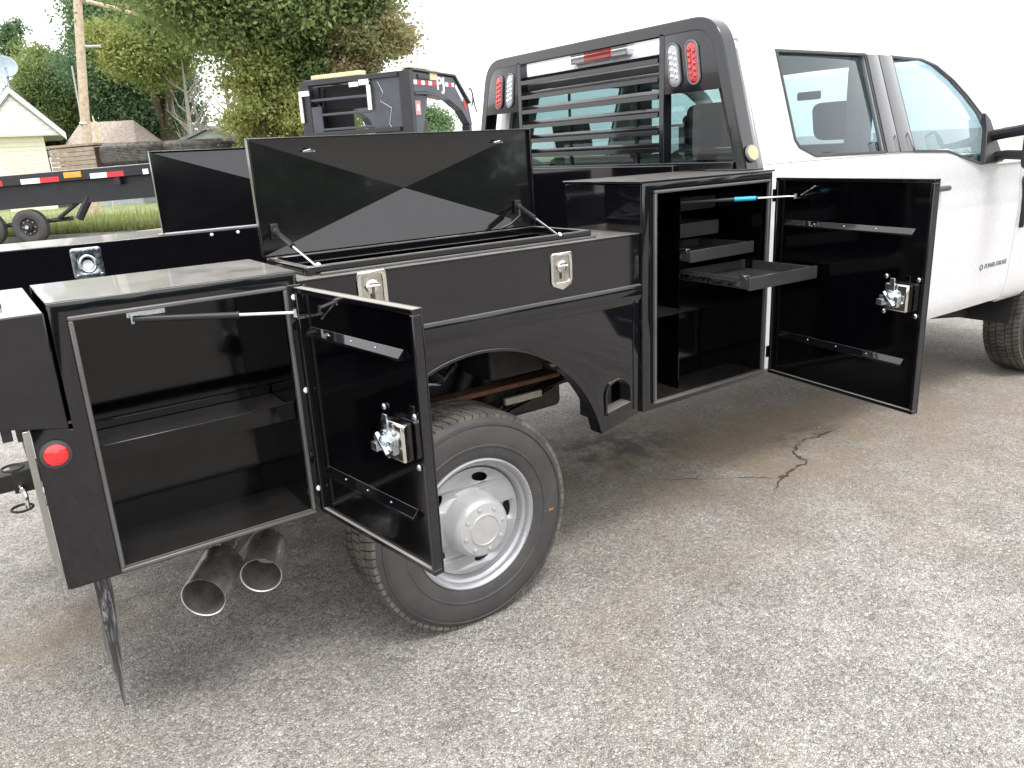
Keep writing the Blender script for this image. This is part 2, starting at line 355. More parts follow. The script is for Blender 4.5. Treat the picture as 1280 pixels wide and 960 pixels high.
def text_mesh(name, txt, size, depth, mat, parent, frame, shear=0., bold=0.):
    cu = bpy.data.curves.new(name, 'FONT'); cu.body = txt; cu.size = size; cu.extrude = depth; cu.shear = shear; cu.offset = bold; cu.align_x = 'CENTER'; cu.align_y = 'CENTER'
    ob = bpy.data.objects.new('tmp', cu); COL.objects.link(ob); dg = bpy.context.evaluated_depsgraph_get(); me = bpy.data.meshes.new_from_object(ob.evaluated_get(dg)); bpy.data.objects.remove(ob)
    for v in me.vertices: v.co = Vector(frame(v.co.x, v.co.y, v.co.z))
    me.materials.clear(); return finish(name, me, mat, parent, 0)
def bolts(name, pts, nrm, mat, parent, r=.006, h=.005):
    """identical bolt heads: one mesh, a part per bolt"""
    me = None; nrm = Vector(nrm).normalized(); q = nrm.to_track_quat('Z', 'Y')
    for p in pts:
        if me is None:
            mb = MB(); mb.lathe([(0, h), (r * .6, h), (r, h * .45), (r, 0)], (0, 0, 0), (0, 0, 1), 10); o = mb.build(name, mat, None, 40); me = o.data
        else: o = bpy.data.objects.new(name, me); COL.objects.link(o)
        o.parent = parent; base = Matrix.LocRotScale(Vector(p), q, None)
        if parent.parent is None and parent.type == 'EMPTY': o.matrix_parent_inverse = parent.matrix_basis.inverted()
        o.matrix_basis = base

# ---------------------------------------------------------------- ground
mb = MB(); mb.grid([[(x, y, 0) for x in (-400, 500)] for y in (-400, 600)]); g = mb.build('ground', 'asphalt', None, 0); tag(g, 'grey chipseal asphalt ground with tan dirt patches', kind='structure')
az = math.radians(55.43); fh = Vector((math.cos(az), math.sin(az), 0)); rh = Vector((math.sin(az), -math.cos(az), 0)); C0 = Vector((0, -2.091, 0))
def FR(z, lat): return C0 + fh * z + rh * lat       # metres ahead of / right of the place where the photographer stood
mb = MB(); mb.add([FR(20.9, -60) + Vector((0, 0, .05)), FR(20.9, 14) + Vector((0, 0, .05)), FR(300, 14) + Vector((0, 0, .05)), FR(300, -200) + Vector((0, 0, .05))], [(0, 1, 2, 3)])
tag(mb.build('grass_verge', 'grassground', None, 0), 'green verge beyond the kerb behind the trailers', kind='structure')
mb = MB()
for i in range(37):
    l0 = -60 + i * 2.0; a = FR(20.6, l0 + .01); b = FR(20.6, l0 + 1.99); c = FR(20.9, l0 + 1.99); d = FR(20.9, l0 + .01)
    z = .12; mb.add([*[Vector((p.x, p.y, -.05)) for p in (a, b, c, d)], *[Vector((p.x, p.y, z)) for p in (a, b, c, d)]], [(0, 1, 5, 4), (1, 2, 6, 5), (2, 3, 7, 6), (3, 0, 4, 7), (4, 5, 6, 7)])
tag(mb.build('kerb', 'concrete', None, 0), 'low concrete kerb along the green verge', kind='structure')
# grass blades
n = 26000; lat = rng.uniform(-16, -2, n); zz = 20.95 + rng.random(n) ** 1.6 * 7; h = rng.uniform(.08, .34, n) * (1 + .9 * (rng.random(n) < .08)); an = rng.uniform(0, PI, n); 
V = np.zeros((n, 3, 3)); bx = C0.x + fh.x * zz + rh.x * lat; by = C0.y + fh.y * zz + rh.y * lat
for k, (s, t) in enumerate(((-1, 0), (1, 0), (0, 1))):
    V[:, k, 0] = bx + np.cos(an) * .018 * s + t * rng.normal(0, .06, n); V[:, k, 1] = by + np.sin(an) * .018 * s + t * rng.normal(0, .06, n); V[:, k, 2] = .05 + h * t
def tri_mesh(name, V, tone, mat, k=3):
    n = len(V); me = bpy.data.meshes.new(name); me.vertices.add(n * k); me.vertices.foreach_set('co', V.reshape(-1).astype(np.float32)); me.loops.add(n * k); me.loops.foreach_set('vertex_index', np.arange(n * k, dtype=np.int32))
    me.polygons.add(n); me.polygons.foreach_set('loop_start', np.arange(0, n * k, k, dtype=np.int32)); me.update(calc_edges=True)
    at = me.attributes.new('tone', 'FLOAT', 'FACE'); at.data.foreach_set('value', tone.astype(np.float32)); me.materials.append(M[mat]); o = bpy.data.objects.new(name, me); COL.objects.link(o); return o
o = tri_mesh('grass', V, rng.random(n), 'grass'); tag(o, 'rough green and straw grass along the kerb', 'grass', kind='stuff')
# loose chippings
NP = 5200; px_ = rng.uniform(-1.5, 6.5, NP); py_ = rng.uniform(-2.0, 3.2, NP); vs = []; fs = []
OCT = np.array([(1, 0, 0), (0, 1, 0), (-1, 0, 0), (0, -1, 0), (0, 0, 1), (0, 0, -1)], float); OF = [(0, 1, 4), (1, 2, 4), (2, 3, 4), (3, 0, 4), (1, 0, 5), (2, 1, 5), (3, 2, 5), (0, 3, 5)]
for i in range(NP):
    r = .0022 + .0045 * rng.random() ** 3; a = rng.uniform(0, PI); sc = np.array([1, rng.uniform(.6, 1), rng.uniform(.4, .8)]) * r; P = OCT * sc * rng.uniform(.75, 1.25, (6, 1))
    ca, sa = math.cos(a), math.sin(a); Q = np.stack([P[:, 0] * ca - P[:, 1] * sa + px_[i], P[:, 0] * sa + P[:, 1] * ca + py_[i], P[:, 2] + r * .35], 1); k = len(vs); vs += Q.tolist(); fs += [tuple(j + k for j in f) for f in OF]
me = bpy.data.meshes.new('gravel'); me.from_pydata(vs, [], fs); o = finish('gravel', me, 'pebble', None, 0); tag(o, 'loose stone chippings scattered over the asphalt around the truck', 'gravel', kind='stuff')
# crack in the asphalt: a narrow jagged opening filled with dark grit
def crack(pts, w):
    mb = MB(); rows = []; P = []
    for i in range(len(pts) - 1):
        a = Vector((*pts[i], 0)); b = Vector((*pts[i + 1], 0))
        for k in range(7): P.append(a.lerp(b, k / 7) + Vector((random.gauss(0, .008), random.gauss(0, .008), 0)))
    for i, p in enumerate(P):
        d = (P[min(i + 1, len(P) - 1)] - P[max(0, i - 1)]).normalized(); nn = Vector((-d.y, d.x, 0)); ww = w * random.uniform(.15, 1.3) * min(1, i / 4, (len(P) - 1 - i) / 4)
        rows.append([p + nn * ww + Vector((0, 0, .004)), p - nn * ww + Vector((0, 0, .004))])
    mb.grid(rows); return mb
M['crackfill'] = simple('dark_crack_grit', (.07, .06, .05), .95, var=.5, scale=90)
ck = [((3.95, .34), (3.77, .34), (3.66, .36), (3.57, .34), (3.43, .27), (3.40, .17), (3.22, .14), (3.13, .12), (2.93, .03)), ((3.13, .12), (3.02, .22), (2.91, .32), (2.74, .44), (2.60, .56))]
t = crack(ck[0], .0085); t2 = crack(ck[1], .0028); k = len(t.v); t.v += t2.v; t.f += [[i + k for i in f] for f in t2.f]; t.mi += t2.mi
tag(t.build('asphalt_crack', 'crackfill', None, 0), 'dark jagged crack in the asphalt below the open door', kind='structure')

# ================================================================= TRUCK
TR = empty('pickup_truck', (3.0, 1.05, 0), 'white crew cab pickup with a black steel service body, its toolbox doors and lids open', 'truck')
def mirror(o, parent=TR):
    """the same part on the other flank (y -> 2.1 - y)"""
    me = o.data.copy(); me.transform(Matrix.Translation((0, 2.1, 0)) @ Matrix.Scale(-1, 4, (0, 1, 0))); me.flip_normals(); c = bpy.data.objects.new(o.name.split('.')[0], me); COL.objects.link(c); c.parent = parent
    c.matrix_parent_inverse = o.matrix_parent_inverse.copy() if parent is TR else Matrix()
    for m0 in o.modifiers:
        if m0.type == 'BEVEL': b = c.modifiers.new('bevel', 'BEVEL'); b.width = m0.width; b.segments = 2; b.limit_method = 'ANGLE'; b.angle_limit = m0.angle_limit
    return c

# ---- rear cabinet
rc = plate('rear_cabinet', [(.058, .64), (.745, .64), (.745, 1.352), (.146, 1.352), (.146, 1.045), (.058, 1.07)], [[(.189, .655), (.702, .655), (.702, 1.308), (.189, 1.308)]], .006, 'black', TR, yplane(.003))
p = MB()
p.box(.146, .745, .0065, .40, 1.348, 1.354); top1 = p.build('cabinet_top', 'black', rc, bevel=.002)
p = MB(); p.box(.058, .064, .008, .40, .64, 1.05); p.box(.064, .745, .0065, .40, .634, .640); p.box(.146, .745, .394, .3999, .96, 1.3475); p.build('cabinet_shell', 'black', rc, bevel=.001)
# lining: back, sides, floor, ceiling as inward box
def lining(x0, x1, y0, y1, z0, z1, parent, mat='inner', name='cabinet_interior'):
    mb = MB(); v = [(x, y, z) for x in (x0, x1) for y in (y0, y1) for z in (z0, z1)]
    mb.add(v, [(0, 1, 3, 2), (4, 6, 7, 5), (2, 3, 7, 6), (0, 2, 6, 4), (1, 5, 7, 3)]); return mb.build(name, mat, parent, 0)
lining(.175, .7, .0075, .235, .652, 1.312, rc)
p = MB(); p.box(.177, .698, .03, .233, .962, .966); p.box(.177, .698, .012, .029, .935, .985); p.box(.177, .698, .222, .232, .966, .990); p.build('shelf', 'inner', rc, bevel=.002)
def seal_frame(x0, x1, z0, z1, y, parent, t=.011, d=.014):
    """door seal: four lengths of trim round the opening"""
    for a, b, c, e in ((x0, x1, z1 - t, z1), (x0, x1, z0, z0 + t), (x0, x0 + t, z0 + t, z1 - t), (x1 - t, x1, z0 + t, z1 - t)):
        q = MB(); q.box(a, b, y - d, y, c, e); q.build('door_seal', 'sealgrey', parent, bevel=.003)
M['sealgrey'] = simple('grey_seal_strip', (.12, .115, .11), .38, .3)
seal_frame(.182, .711, .645, 1.318, -.0005, rc)
# ---- rear corner block
rb = MB(); rb.prism([(-.10, 1.085), (.02, 1.075), (.138, 1.05), (.138, 1.335), (-.10, 1.335)], -.008, .53); rb = rb.build('rear_corner_post', 'black', TR, bevel=.004)
p = MB(); p.box(.0, .065, .16, .30, 1.3355, 1.347); p.build('latch_slot', 'plastic', rb, bevel=.003)
p = MB()
for i, xx in enumerate((-.03, .0, .03)): p.box(xx, xx + .022, .01, .06, 1.05 - .006 * i, 1.083 - .004 * i)
p.build('bracket', 'plastic', rb, bevel=.002)
p = MB(); p.prism([(.041, 1.065), (.0555, 1.065), (.0555, .66), (.041, .72)], -.006, .03); p.build('rear_edge_flange', simple('painted_edge_sheen', (.30, .285, .26), .35, .5), TR, bevel=.002)  # pale colour paints the light reflected along this black edge
# ---- red marker lamp
ml = MB(); ml.lathe([(.036, .004), (.034, .012), (.028, .014), (.026, .004)], (.098, .0, .995), (0, -1, 0), 28); ml = ml.build('marker_light', 'seal', TR)
p = MB(); p.lathe([(.0285, .006), (.027, .013), (.018, .018), (0, .020)], (.098, .0, .995), (0, -1, 0), 24); p.build('lens', 'redlit', ml)

# ---- middle: fender panel, toolbox
xc, zc, ra = 1.316, .482, .53
arc = [(xc + ra * math.cos(t), zc + ra * math.sin(t)) for t in np.linspace(math.radians(13.2), math.radians(161), 44)]
out = [(.748, .6545)] + [a for a in reversed(arc)] + [(1.842, .600), (2.036, .64), (2.036, 1.141), (.748, 1.141)]
vent = [(1.857, .668), (1.987, .690)] + [(1.922 + .065 * math.cos(t), .745 + .055 * math.sin(t)) for t in np.linspace(0, PI, 12)]
fp = plate('fender_panel', out, [vent], .006, 'black', TR, yplane(.003))
def strip(path, y0, y1, th, name, mat, parent):
    """flange that follows a path in the side plane"""
    mb = MB(); rows = []
    P = [Vector((a, 0, b)) for a, b in path]
    for i, q in enumerate(P):
        d = (P[min(i + 1, len(P) - 1)] - P[max(0, i - 1)]).normalized(); nn = Vector((-d.z, 0, d.x)) * th
        rows.append([q + Vector((0, y0, 0)), q + nn + Vector((0, y0, 0)), q + nn + Vector((0, y1, 0)), q + Vector((0, y1, 0))])
    mb.grid(rows, closed=True); mb.f.append([0, 1, 2, 3]); mb.mi.append(0); k = len(mb.v); mb.f.append([k - 4, k - 3, k - 2, k - 1]); mb.mi.append(0)
    return mb.build(name, mat, parent)
strip(arc, -.007, .055, -.008, 'arch_flange', 'black', fp)
strip(vent + [vent[0]], -.006, .05, .007, 'vent_flange', 'black', fp)
p = MB(); p.box(2.0, 2.012, -.004, -.0005, .66, 1.138); p.build('panel_rib', 'black', fp, bevel=.002)
p = MB(); p.box(.748, 2.036, -.001, .004, 1.1425, 1.3195); ub = p.build('upper_side_panel', 'black', TR, bevel=.001)
p = MB(); p.prism([(-.0135, 1.134), (-.010, 1.1405), (.002, 1.1418), (.002, 1.070), (-.0005, 1.070), (-.0035, 1.082), (-.0115, 1.096)], .748, 2.036, 'x'); p.build('body_crease', 'black', TR, bevel=.001)
p = MB(); p.box(.748, 2.036, .008, .014, 1.05, 1.3195)
tp = plate('toolbox_top', [(.745, -.004), (2.036, -.004), (2.036, .40), (.745, .40)], [[(.815, .075), (1.835, .075), (1.835, .372), (.815, .372)]], .006, 'black', TR, lambda a, b, d: (a, b, 1.323 + d))
p = MB(); p.box(.745, 2.036, .394, .3999, .96, 1.319); p.build('bed_side_wall', 'black', TR)
lining2 = MB(); v = [(x, y, z) for x in (.80, 1.85) for y in (.07, .38) for z in (1.06, 1.318)]; lining2.add(v, [(0, 1, 3, 2), (4, 6, 7, 5), (2, 3, 7, 6), (0, 2, 6, 4), (0, 4, 5, 1)]); lining2.build('toolbox_interior', 'inner', tp, 0)
for a, b, c, d in ((.795, 1.855, .055, .075), (.795, 1.855, .372, .389), (.795, .815, .0752, .3718), (1.835, 1.855, .0752, .3718)):
    q = MB(); q.box(a, b, c, d, 1.3265, 1.352); q.build('drip_rim', 'rimgrey' if 0 else 'black', tp, bevel=.004)
p = MB(); p.box(.83, 1.86, .032, .045, 1.3265, 1.334); p.build('weather_strip', 'sealgrey', tp, bevel=.002)
# ---- near lid: cross-broken sheet standing on its hinge
def lid(x0, x1, yh, z0, z1, sgn, lean, name_parent=TR):
    """sgn=+1: hollow side towards the viewer (-y)"""
    root = MB(); d = .022 * sgn
    def P(x, z, dy): return (x, yh + dy + lean * (z - z0), z)
    xm, zm = (x0 + x1) / 2, (z0 + z1) / 2
    q = [P(x0, z0, 0), P(x1, z0, 0), P(x1, z1, 0), P(x0, z1, 0), P(xm, zm, d)]
    q2 = [(a, b + .004, c) for a, b, c in q]
    root.add(q, [(0, 1, 4), (1, 2, 4), (2, 3, 4), (3, 0, 4)]); root.add(q2, [(1, 0, 4), (2, 1, 4), (3, 2, 4), (0, 3, 4)])
    o = root.build('toolbox_lid', 'lid', name_parent, 0)
    for a, b, c, e in ((x0 - .006, x0, z0, z1), (x1, x1 + .006, z0, z1), (x0 - .006, x1 + .006, z1, z1 + .005)):
        f = MB(); vv = []
        f.add([P(x, z, dy) for x in (a, b) for dy in (-.016, .008) for z in (c, e)], [(0, 1, 3, 2), (4, 6, 7, 5), (0, 4, 5, 1), (2, 3, 7, 6), (0, 2, 6, 4), (1, 5, 7, 3)]); f.build('lid_flange', 'lid', o, bevel=.0015)
    return o
nl = lid(.790, 1.845, .392, 1.356, 1.707, 1, .02)
for x in (.975, 1.70):
    q = MB(); q.box(x - .02, x + .02, .381, .3925, 1.665, 1.669); q.tube([(x - .018, .385, 1.667), (x, .372, 1.672), (x + .018, .385, 1.667)], .003, 6); q.build('striker', 'zinc', nl)
for xs, xe, ye in ((.832, .842, .085), (1.775, 1.715, .065)):
    st = MB(); a = Vector((xs, .372, 1.43)); b = Vector((xe, ye, 1.345)); m_ = a.lerp(b, .42)
    st.tube([a, m_], .009, 12); st = st.build('gas_strut', 'plastic', nl)
    q = MB(); q.tube([m_, b], .0042, 10); q.build('rod', 'chrome', st)
    q = MB(); q.box(xs - .012, xs + .012, .380, .392, 1.405, 1.455); q.tube([(xs, .365, 1.43), (xs, .385, 1.43)], .012, 12); q.build('strut_bracket', 'plastic', st, bevel=.002)
    q = MB(); q.tube([(xe, ye + .01, 1.337), (xe, ye - .008, 1.352)], .008, 10); q.build('ball_end', 'zinc', st)
# power lead clipped to lid bracket
q = MB(); q.tube([(1.775, .37, 1.44), (1.75, .34, 1.40), (1.70, .33, 1.375), (1.66, .345, 1.36)], .0045, 8); q.build('cable', 'plastic', nl)

# ---- front tall cabinet
fc = plate('front_cabinet', [(2.04, .64), (2.775, .64), (2.775, 1.50), (2.04, 1.50)], [[(2.1, .672), (2.742, .672), (2.742, 1.462), (2.1, 1.462)]], .006, 'black', TR, yplane(-.008))
p = MB(); p.box(2.04, 2.046, -.0045, .17, .64, 1.0); p.box(2.04, 2.046, -.0045, .42, 1.0002, 1.4945); p.box(2.769, 2.775, -.0045, .17, .64, 1.0); p.box(2.769, 2.775, -.0045, .42, 1.0002, 1.4945); p.box(2.0465, 2.7685, -.0045, .17, .640, .646); p.box(2.0465, 2.7685, .414, .4195, .95, 1.4945); p.build('cabinet_shell', 'black', fc, bevel=.001)
p = MB(); p.box(2.028, 2.787, -.016, .425, 1.5005, 1.509); p.build('cabinet_top', 'black', fc, bevel=.003)
lining(2.09, 2.75, -.004, .165, .666, .998, fc); fc_up = lining(2.09, 2.75, -.004, .40, .9985, 1.468, fc)
bm = bmesh.new(); bm.from_mesh(fc_up.data); bm.faces.ensure_lookup_table()
for f_ in [f for f in bm.faces if abs(f.normal.z) > .9 and f.calc_center_median().z < 1.1]:
    for v_ in f_.verts:
        pass
    bm.faces.remove(f_)
bm.to_mesh(fc_up.data); bm.free()
p = MB(); p.box(2.0905, 2.7495, .1655, .3995, .9975, .9984); p.build('drawer_deck', 'inner', fc)
seal_frame(2.092, 2.751, .663, 1.472, -.0115, fc)
p = MB(); p.box(2.30, 2.304, .05, .164, .668, 1.466); p.build('divider', 'inner', fc)
# drawers
def drawer(x0, x1, yf, z0, z1, ln, rot=0):
    xf = Matrix.Translation((x0, yf, 0)) @ Matrix.Rotation(rot, 4, 'Z') if rot else Matrix.Translation((x0, yf, 0))
    W = x1 - x0; o = MB(xf); o.box(0, W, 0, .012, z0, z1); o.box(0, .006, .0125, ln, z0 + .004, z1 - .004); o.box(W - .006, W, .0125, ln, z0 + .004, z1 - .004); o.box(.0065, W - .0065, .0125, ln, z0 + .004, z0 + .008); o.box(.0065, W - .0065, ln - .006, ln, z0 + .0085, z1 - .004)
    o = o.build('drawer', 'drawerpaint', fc, bevel=.0015)
    for s in (-.007, W + .001):
        q = MB(xf); q.box(s, s + .006, .05, ln + .1, z0 + .012, z0 + .03); q.build('drawer_slide', 'zinc', o)
    q = MB(xf); q.box(-.004, .02, .02, .05, z1 - .003, z1 + .006); q.build('slide_latch', 'zinc', o, bevel=.001); return o
M['drawerpaint'] = simple('satin_black_drawer', (.04, .039, .039), .36, var=.2, scale=6, coat=.2)
drawer(2.335, 2.715, -.262, 1.100, 1.148, .36, math.radians(-3))
drawer(2.32, 2.70, .01, 1.182, 1.228, .30)
drawer(2.33, 2.62, .13, 1.262, 1.318, .22)
drawer(2.32, 2.72, .235, 1.356, 1.41, .15)
q = MB(); q.box(2.725, 2.741, .0, .395, 1.05, 1.43); q.build('drawer_rail', 'inner', fc)
q = MB(); q.tube([(2.39, .21, 1.395), (2.42, .21, 1.395)], .012, 10); q.tube([(2.405, .215, 1.39), (2.405, .215, 1.33)], .004, 6); q.build('tether', 'zinc', fc)

# ---- doors of the cabinets
def cab_door(hx, hy, ang, W, z0, z1, bars, latch_u, latch_z, name_lbl):
    """hinge at (hx,hy); local u along the door, v = towards the inner side"""
    u = Vector((math.cos(ang), math.sin(ang), 0)); v = Vector((-1, 0, 0)); v = (v - u * v.dot(u)).normalized()
    xf = Matrix(((u.x, v.x, 0, hx), (u.y, v.y, 0, hy), (0, 0, 1, 0), (0, 0, 0, 1)))
    d = MB(xf); d.box(0, W, -.004, 0, z0, z1)
    d = d.build('cabinet_door', 'black', TR, bevel=.001); d['label'] = name_lbl
    for a, b, c, e in ((0, W, z0, z0 + .014), (0, W, z1 - .014, z1), (0, .012, z0 + .0142, z1 - .0142), (W - .012, W, z0 + .0142, z1 - .0142)):
        q = MB(xf); q.box(a, b, .0003, .026, c, e); q.build('door_flange', 'ledge', d, bevel=.002)
    q = MB(xf); q.box(.0125, W - .0125, .0005, .016, z0 + .0145, z1 - .0145); q.build('inner_panel', 'inner', d)
    for zb in bars:
        q = MB(xf); q.prism([(.0165, zb - .014), (.034, zb - .010), (.034, zb - .004), (.0165, zb + .014)], .055, W - .06, 'x'); q = q.build('stiffener', 'ledge', d, bevel=.001)
        bolts('screw', [xf @ Vector((t * W, .026, zb + .004)) for t in (.3, .5, .7)], (0, 0, 1), 'zinc', d, .003, .004)
    # latch
    q = MB(xf); q.box(latch_u - .05, latch_u + .045, .0165, .048, latch_z - .05, latch_z + .048); q.build('latch_box', 'stainless', d, bevel=.006)
    bolts('bolt', [xf @ Vector((latch_u + a, .018, latch_z + b)) for a in (-.066, .062) for b in (-.062, .066)], v, 'zinc', d, .0085, .007)
    q = MB(xf); q.lathe([(.030, 0), (.032, .006), (.026, .010), (.018, .012), (.018, .022), (.010, .026), (0, .026)], (latch_u - .014, .048, latch_z - .002), (0, 1, 0), 16)
    q.box(latch_u - .022, latch_u - .002, .052, .058, latch_z, latch_z + .068); q.box(latch_u - .055, latch_u + .02, .060, .066, latch_z - .016, latch_z + .006); q.box(latch_u - .06, latch_u - .035, .05, .072, latch_z - .03, latch_z - .008)
    q.tube([Vector((latch_u - .035, .068, latch_z + .018)), Vector((latch_u + .010, .070, latch_z - .026))], .006, 8); q.box(latch_u - .04, latch_u + .012, .046, .056, latch_z - .034, latch_z + .022)
    q.build('latch_cam', 'zinc', d, bevel=.001)
    return d, xf
AF = math.atan2(-.695, -.100); AR = math.atan2(-.54, .07)
fd, fxf = cab_door(2.800, -.032, AF, .702, .655, 1.477, (1.297, .835), .612, 1.072, 'open front cabinet door showing its glossy black inner face')
rd, rxf = cab_door(.752, -.012, AR, .548, .645, 1.312, (1.196, .79), .452, .985, 'open rear cabinet door in front of the back wheel')
# hinges
q = MB(); q.box(.712, .750, -.012, -.0035, .648, 1.318); q.tube([(.7575, -.014, .65), (.7575, -.014, 1.315)], .0055, 10); hg = q.build('piano_hinge', 'black', TR, bevel=.001)
bolts('hinge_bolt', [(.727, -.0125, z) for z in (1.285, 1.02, .72)], (0, -1, 0), 'whitetape', hg, .0085, .006)
bolts('hinge_screw', [(.741, -.0125, z) for z in (1.17, 1.10, .92, .85, .78)], (0, -1, 0), 'chassis', hg, .005, .005)
for z in (.72, 1.06, 1.38): q = MB(); q.tube([(2.796, -.024, z), (2.796, -.024, z + .05)], .006, 10); q.box(2.7755, 2.797, -.020, -.014, z, z + .05); q.build('door_hinge', 'black', TR)
# door struts
def strut(a, b, k, r, col, par, blue=False):
    a = Vector(a); b = Vector(b); m_ = a.lerp(b, k); st = MB(); st.tube([a, m_], r, 12); st.tube([m_, m_ + (b - a).normalized() * .006], r * 1.15, 12); st = st.build('door_strut', col, par)
    q = MB(); q.tube([m_, b], r * .55, 10); q.build('rod', 'chrome', st)
    if blue: q = MB(); q.tube([a.lerp(m_, .72), a.lerp(m_, .995)], r * 1.12, 12); q.build('label_sleeve', 'bluetape', st)
    for e_ in (a, b): q = MB(); q.tube([e_ + Vector((0, 0, -.011)), e_ + Vector((0, 0, .010))], .007, 10); q.build('ball_end', 'zinc', st)
    return st
strut((.322, .006, 1.288), rxf @ Vector((.045, .05, 1.252)), .62, .0085, 'plastic', TR)
q = MB(); q.box(.31, .40, .003, .012, 1.292, 1.306); q.build('strut_bracket', 'zinc', TR, bevel=.001)
strut((2.33, .09, 1.41), fxf @ Vector((.12, .04, 1.407)), .66, .0075, 'plastic', TR, True)
q = MB(fxf); q.box(.105, .135, .017, .045, 1.396, 1.40); q.build('strut_bracket', 'black', TR)
q = MB(fxf); q.tube([(.13, .02, 1.41), (.20, .02, 1.445)], .003, 6); q.build('spring_clip', 'zinc', TR)
q = MB(rxf); q.tube([(.13, .02, 1.24), (.20, .02, 1.285)], .003, 6); q.build('spring_clip', 'zinc', TR)
q = MB(rxf); q.box(.03, .06, .017, .055, 1.236, 1.242); q.build('strut_bracket', 'zinc', TR)

# ---- flush T-handle latches on the toolbox side
def handle_latch(cx, cz, w2=.047, h2=.056):
    outl = [(cx + w2, cz - h2 * .75), (cx + w2, cz + h2 * .8), (cx + w2 * .85, cz + h2), (cx - w2 * .85, cz + h2), (cx - w2, cz + h2 * .8), (cx - w2, cz - h2 * .75), (cx - w2 * .85, cz - h2), (cx, cz - h2 * 1.28), (cx + w2 * .85, cz - h2)]
    hole = rrect(cx - w2 * .72, cx + w2 * .72, cz - h2 * .80, cz + h2 * .78, .01)
    o = plate('paddle_latch', outl, [hole], .005, 'stainless', TR, yplane(-.0045), bevel=.0018)
    q = MB(); v = [(x, y, z) for x in (cx - w2 * .73, cx + w2 * .73) for y in (-.0038, -.0026) for z in (cz - h2 * .82, cz + h2 * .8)]
    q.add(v, [(2, 3, 7, 6)]); q.build('dish', 'dishsteel', o)
    q = MB(); q.lathe([(.021, 0), (.021, .003), (.017, .005), (.008, .006), (.0, .004)], (cx, -.0042, cz + .008), (0, -1, 0), 20); q.build('lock_core', 'stainless', o)
    q = MB(); q.tube([(cx - .022, -.0085, cz + .010), (cx + .022, -.0085, cz + .010)], .0045, 8); q.tube([(cx, -.0085, cz + .010), (cx, -.0085, cz - .034)], .005, 8); q.build('handle', 'stainless', o)
M['dishsteel'] = simple('dish_steel', (.50, .48, .44), .28, 1., var=.3, scale=25, bump=.6, bscale=30)
handle_latch(1.668, 1.243); handle_latch(.965, 1.272)

# ---- bed: floor, far boxes, front bulkhead
p = MB(); p.box(.06, 2.66, .4001, 1.6999, .93, .95); p.build('bed_floor', 'inner', TR)
p = MB(); p.box(.06, 2.03, 1.70, 2.1, .64, 1.352); fb = p.build('far_toolbox', 'black', TR, bevel=.004)
p = MB(); p.box(2.04, 2.775, 1.68, 2.1, .64, 1.50); p.build('far_cabinet', 'black', TR, bevel=.004)
p = MB(); p.box(2.655, 2.70, .4255, 1.6795, .95, 1.535); bh = p.build('front_bulkhead', 'black', TR, bevel=.003)
fl = lid(.778, 1.83, 1.71, 1.362, 1.707, -1, .02)
p = MB(); p.box(.755, 1.85, 1.703, 1.72, 1.3525, 1.361); p.build('drip_rim', 'greysteel', fl, bevel=.002)
bolts('hinge_bolt', [(x, 1.6995, 1.335) for x in (.98, 1.10)], (0, -1, 0), 'whitetape', fb, .008, .006)
# recessed D-ring tie-down
dr = plate('tie_down_plate', rrect(.392, .512, 1.205, 1.335, .014), [rrect(.418, .486, 1.228, 1.312, .028)], .006, 'zinc', TR, yplane(1.696), bevel=.002)
p = MB(); p.lathe([(.0, .0), (.018, .0), (.021, -.004), (.021, -.008)], (.452, 1.6995, 1.262), (0, 1, 0), 18); p.build('boss', 'whitetape', dr)
p = MB(); p.tube([(.452 + .03 * math.cos(t), 1.688, 1.266 + .034 * math.sin(t)) for t in np.linspace(-PI, PI, 25)], .0065, 8, caps=False); p.build('ring', 'zinc', dr)
bolts('bolt', [(x, 1.692, z) for x in (.405, .499) for z in (1.217, 1.323)], (0, -1, 0), 'zinc', dr, .007, .006)

# ---- headache rack
XR = 2.68
def outl(off):
    """rack outline in (y,z), offset inwards by off; rounded top corners"""
    b0, b1, t0, t1, zt, zb = .045 + off, 2.055 - off, .215 + off * .8, 1.885 - off * .8, 2.125 - off * 1.05, 1.51
    pts = [(b0, zb)]; r = .13 - off * .9
    def corner(c, a, b, n=8):
        c = Vector(c); a = Vector(a); b = Vector(b); pa = c + (a - c).normalized() * r; pb = c + (b - c).normalized() * r; return [tuple(pa * (1 - t) ** 2 + c * 2 * t * (1 - t) + pb * t * t) for t in [i / n for i in range(n + 1)]]
    pts += corner((t0, zt), (b0, zb), (t1, zt)); pts += corner((t1, zt), (t0, zt), (b1, zb)); pts.append((b1, zb)); return pts
O = outl(0); I = outl(.052)
rk = MB(); n = len(O)
rows = []
for (a, b), (c, d) in zip(O, I):
    a2, c2 = a, c
    rows.append([(XR, a, b), (XR + .078, a, b), (XR + .078, c, d), (XR, c, d)])
rk.grid(rows, closed=True); rk.f.append([0, 1, 2, 3]); rk.mi.append(0); k = 4 * n; rk.f.append([k - 4, k - 3, k - 2, k - 1]); rk.mi.append(0)
rk = rk.build('headache_rack', 'rack', TR, bevel=.006)
def edge_y(z, side):      # inner edge of the outer post at height z
    return (.045 + .052) + (z - 1.51) / (2.118 - 1.51) * .165 if side == 0 else 2.1 - edge_y(z, 0)
